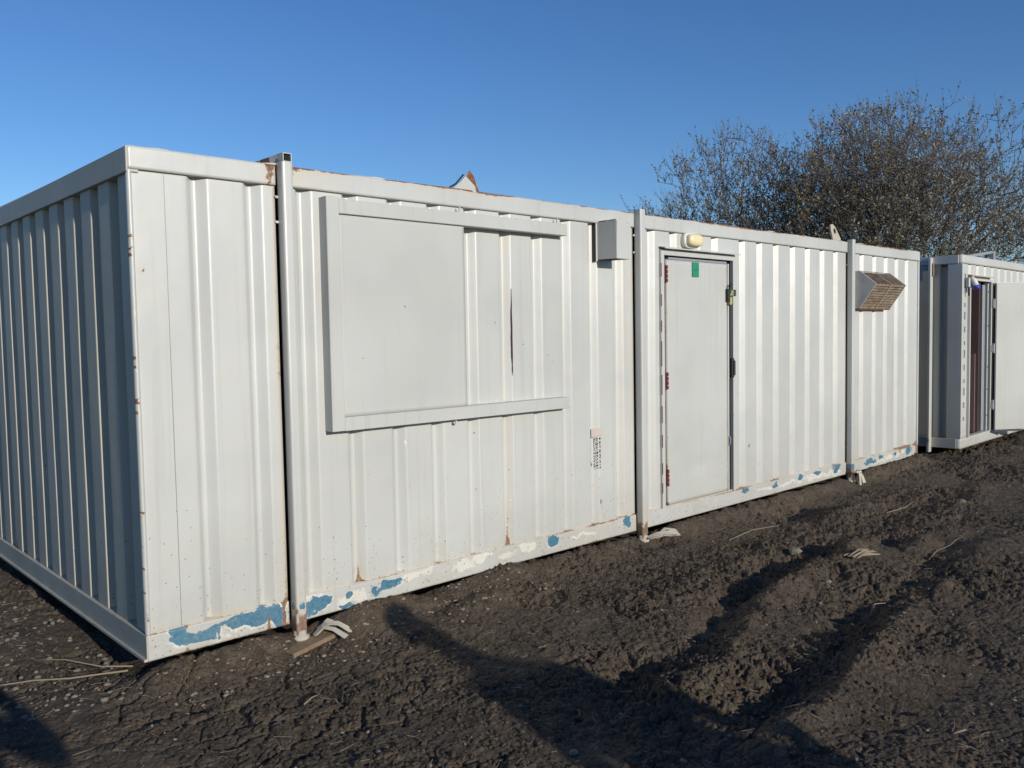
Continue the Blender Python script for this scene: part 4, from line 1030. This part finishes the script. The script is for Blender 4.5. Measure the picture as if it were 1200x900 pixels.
tree((19.0, 4.1, -.1),
     [(-.3, .3, 4.0, 3.2, 3.1, 2.6, 1.35), (2.2, -2.3, 2.7, 2.9, 2.7, 2.0, .6), (-.3, .5, 4.6, 2.4, 2.3, 1.9, 1.3)],
     6800, 'large domed willow with dense brown twigs rising behind the right half of the near cabin', 3, 5, [(.8, -.5, 1.8), (-.9, .7, 2.0), (.3, .9, 1.9), (1.5, -1.4, 1.6), (-.2, -.5, 2.3)])
tree((17.1, 7.3, -.1),
     [(0, 0, 4.0, 2.3, 2.1, 2.35, 1.0), (-1.4, 1.3, 3.2, 1.9, 1.7, 1.6, .8), (1.4, -1.2, 3.4, 1.6, 1.6, 2.0, 1)],
     3000, 'smaller thin-crowned willow standing left of the big domed one', 8, 6, [(.7, -.3, 1.5), (-.8, .6, 1.6), (.1, .7, 1.9)])

# ------------------------------------------------------------------ people standing behind the camera, whose shadows reach the picture
def person(loc, rz, label, coat, joints, radii, edges, root_i, hands):
    root = empty('person', loc, rz, label, 'person')
    me = bpy.data.meshes.new('body'); me.from_pydata(joints, edges, []); me.update()
    o = bpy.data.objects.new('body', me); COL.objects.link(o); o.parent = root
    sk_ = o.modifiers.new('skin', 'SKIN')
    lay = me.skin_vertices[0] if len(me.skin_vertices) else None
    return root, o
def make_person(loc, rz, label, coat_mat, pose, scale=1.0, wide=1.0):
    root = empty('person', loc, rz, label, 'person')
    J = [(0, 0, .95), (0, 0, 1.15), (0, .0, 1.38), (0, .01, 1.50), (0, .02, 1.60), (0, .01, 1.74),
         (-.11, 0, .90), (-.13, .02, .50), (-.14, -.02, .09), (-.15, .14, .04),
         (.11, 0, .90), (.13, .02, .50), (.14, -.02, .09), (.15, .14, .04),
         (-.20, 0, 1.42), *pose[0], (.20, 0, 1.42), *pose[1]]
    Rr = [.17, .155, .17, .065, .095, .085, .105, .075, .05, .04, .105, .075, .05, .04, .075, .055, .04, .03, .075, .055, .04, .03]
    E = [(0, 1), (1, 2), (2, 3), (3, 4), (4, 5), (0, 6), (6, 7), (7, 8), (8, 9), (0, 10), (10, 11), (11, 12), (12, 13), (2, 14), (14, 15), (15, 16), (16, 17), (2, 18), (18, 19), (19, 20), (20, 21)]
    me = bpy.data.meshes.new('body'); me.from_pydata([tuple(c * scale for c in j) for j in J], E, []); me.update()
    o = bpy.data.objects.new('body', me); COL.objects.link(o); o.parent = root
    mo = o.modifiers.new('skin', 'SKIN')
    if not len(me.skin_vertices):
        import bmesh
        bm = bmesh.new(); bm.from_mesh(me); bm.verts.layers.skin.verify(); bm.to_mesh(me); bm.free()
    sv = me.skin_vertices[0].data
    for k, r in enumerate(Rr):
        f = wide if k in (0, 1, 2) else 1.0
        sv[k].radius = (r * scale * f, r * scale * (.72 if k < 3 else 1)); sv[k].use_root = (k == 0)
    ss = o.modifiers.new('smooth', 'SUBSURF'); ss.levels = 2; ss.render_levels = 2
    me.materials.append(coat_mat)
    # five fingers on each hand
    for sgn, wr, prev in ((-1, Vector(pose[0][2]), Vector(pose[0][1])), (1, Vector(pose[1][2]), Vector(pose[1][1]))):
        d = (wr - prev).normalized(); s_ = Vector((sgn, 0, 0)); s_ = (s_ - d * s_.dot(d)).normalized(); nn_ = d.cross(s_)
        fg = MB()
        for k, L_ in enumerate((.062, .072, .076, .070)):
            b0 = wr + s_ * (.030 - .02 * k) + d * .01; p1 = b0 + d * L_ * .5; p2 = p1 + (d * .7 + nn_ * .5).normalized() * L_ * .5
            fg.tube([b0 * scale, p1 * scale, p2 * scale], [.0095, .009, .007], 6)
        b0 = wr - d * .03 - s_ * .03; fg.tube([b0 * scale, (b0 - s_ * .03 + d * .03) * scale, (b0 - s_ * .035 + d * .06) * scale], [.011, .010, .008], 6)
        fg.build('fingers', M['skin'], o, True)
    # face and hair
    fc = MB().tube([(0, .085 * scale, 1.655 * scale), (0, .118 * scale, 1.635 * scale)], [.010, .016], 6); fc.build('nose', M['skin'], o, True)
    hr = loft([[(scale * r_ * math.cos(t), scale * (.0 + r_ * 1.1 * math.sin(t)), scale * z_) for t in np.linspace(0, 2 * math.pi, 29)[:-1]] for r_, z_ in ((.098, 1.66), (.108, 1.72), (.102, 1.78), (.07, 1.83), (.02, 1.85))], 'hair', M['hair'], o)
    # long coat with a flared hem
    ct = loft([[(scale * wide * r_ * 1.15 * math.cos(t), scale * r_ * .8 * math.sin(t), scale * z_) for t in np.linspace(0, 2 * math.pi, 29)[:-1]] for r_, z_ in ((.22, .70), (.20, .95), (.185, 1.15), (.20, 1.36), (.15, 1.47), (.07, 1.53))], 'coat', coat_mat, o)
    return root, o
M['skin'] = simple('skin', (.45, .28, .20), .6); M['hair'] = simple('hair', (.05, .035, .025), .7)
M['coat1'] = simple('navy_coat', (.03, .04, .07), .9); M['coat2'] = simple('olive_coat', (.10, .10, .05), .9)
p1, b1 = make_person((-1.10, -4.55, -.09), R(-15), 'person in a navy coat holding up a phone, taking the picture', M['coat1'],
    ([(-.34, .06, 1.22), (-.22, .26, 1.44), (-.13, .36, 1.52)], [(.42, .0, 1.24), (.30, .22, 1.42), (.15, .36, 1.52)]), .98)
ph = MB().box(-.08, .08, .37, .38, 1.50, 1.585, .003).build('phone', M['steel_dark'], None); ph.location = (-1.10, -4.55, -.09); ph.rotation_euler = (0, 0, R(-15))
ph.location = (-1.10, -4.55, -.09); tag(ph, 'black phone held up in both hands', 'phone')
p2, b2 = make_person((1.06, -6.45, -.09), R(-4), 'person in a long olive coat standing with bent elbows', M['coat2'],
    ([(-.36, -.05, 1.16), (-.30, .16, 1.02), (-.22, .24, 1.05)], [(.36, -.05, 1.16), (.30, .16, 1.02), (.22, .24, 1.05)]), 1.06, 1.1)
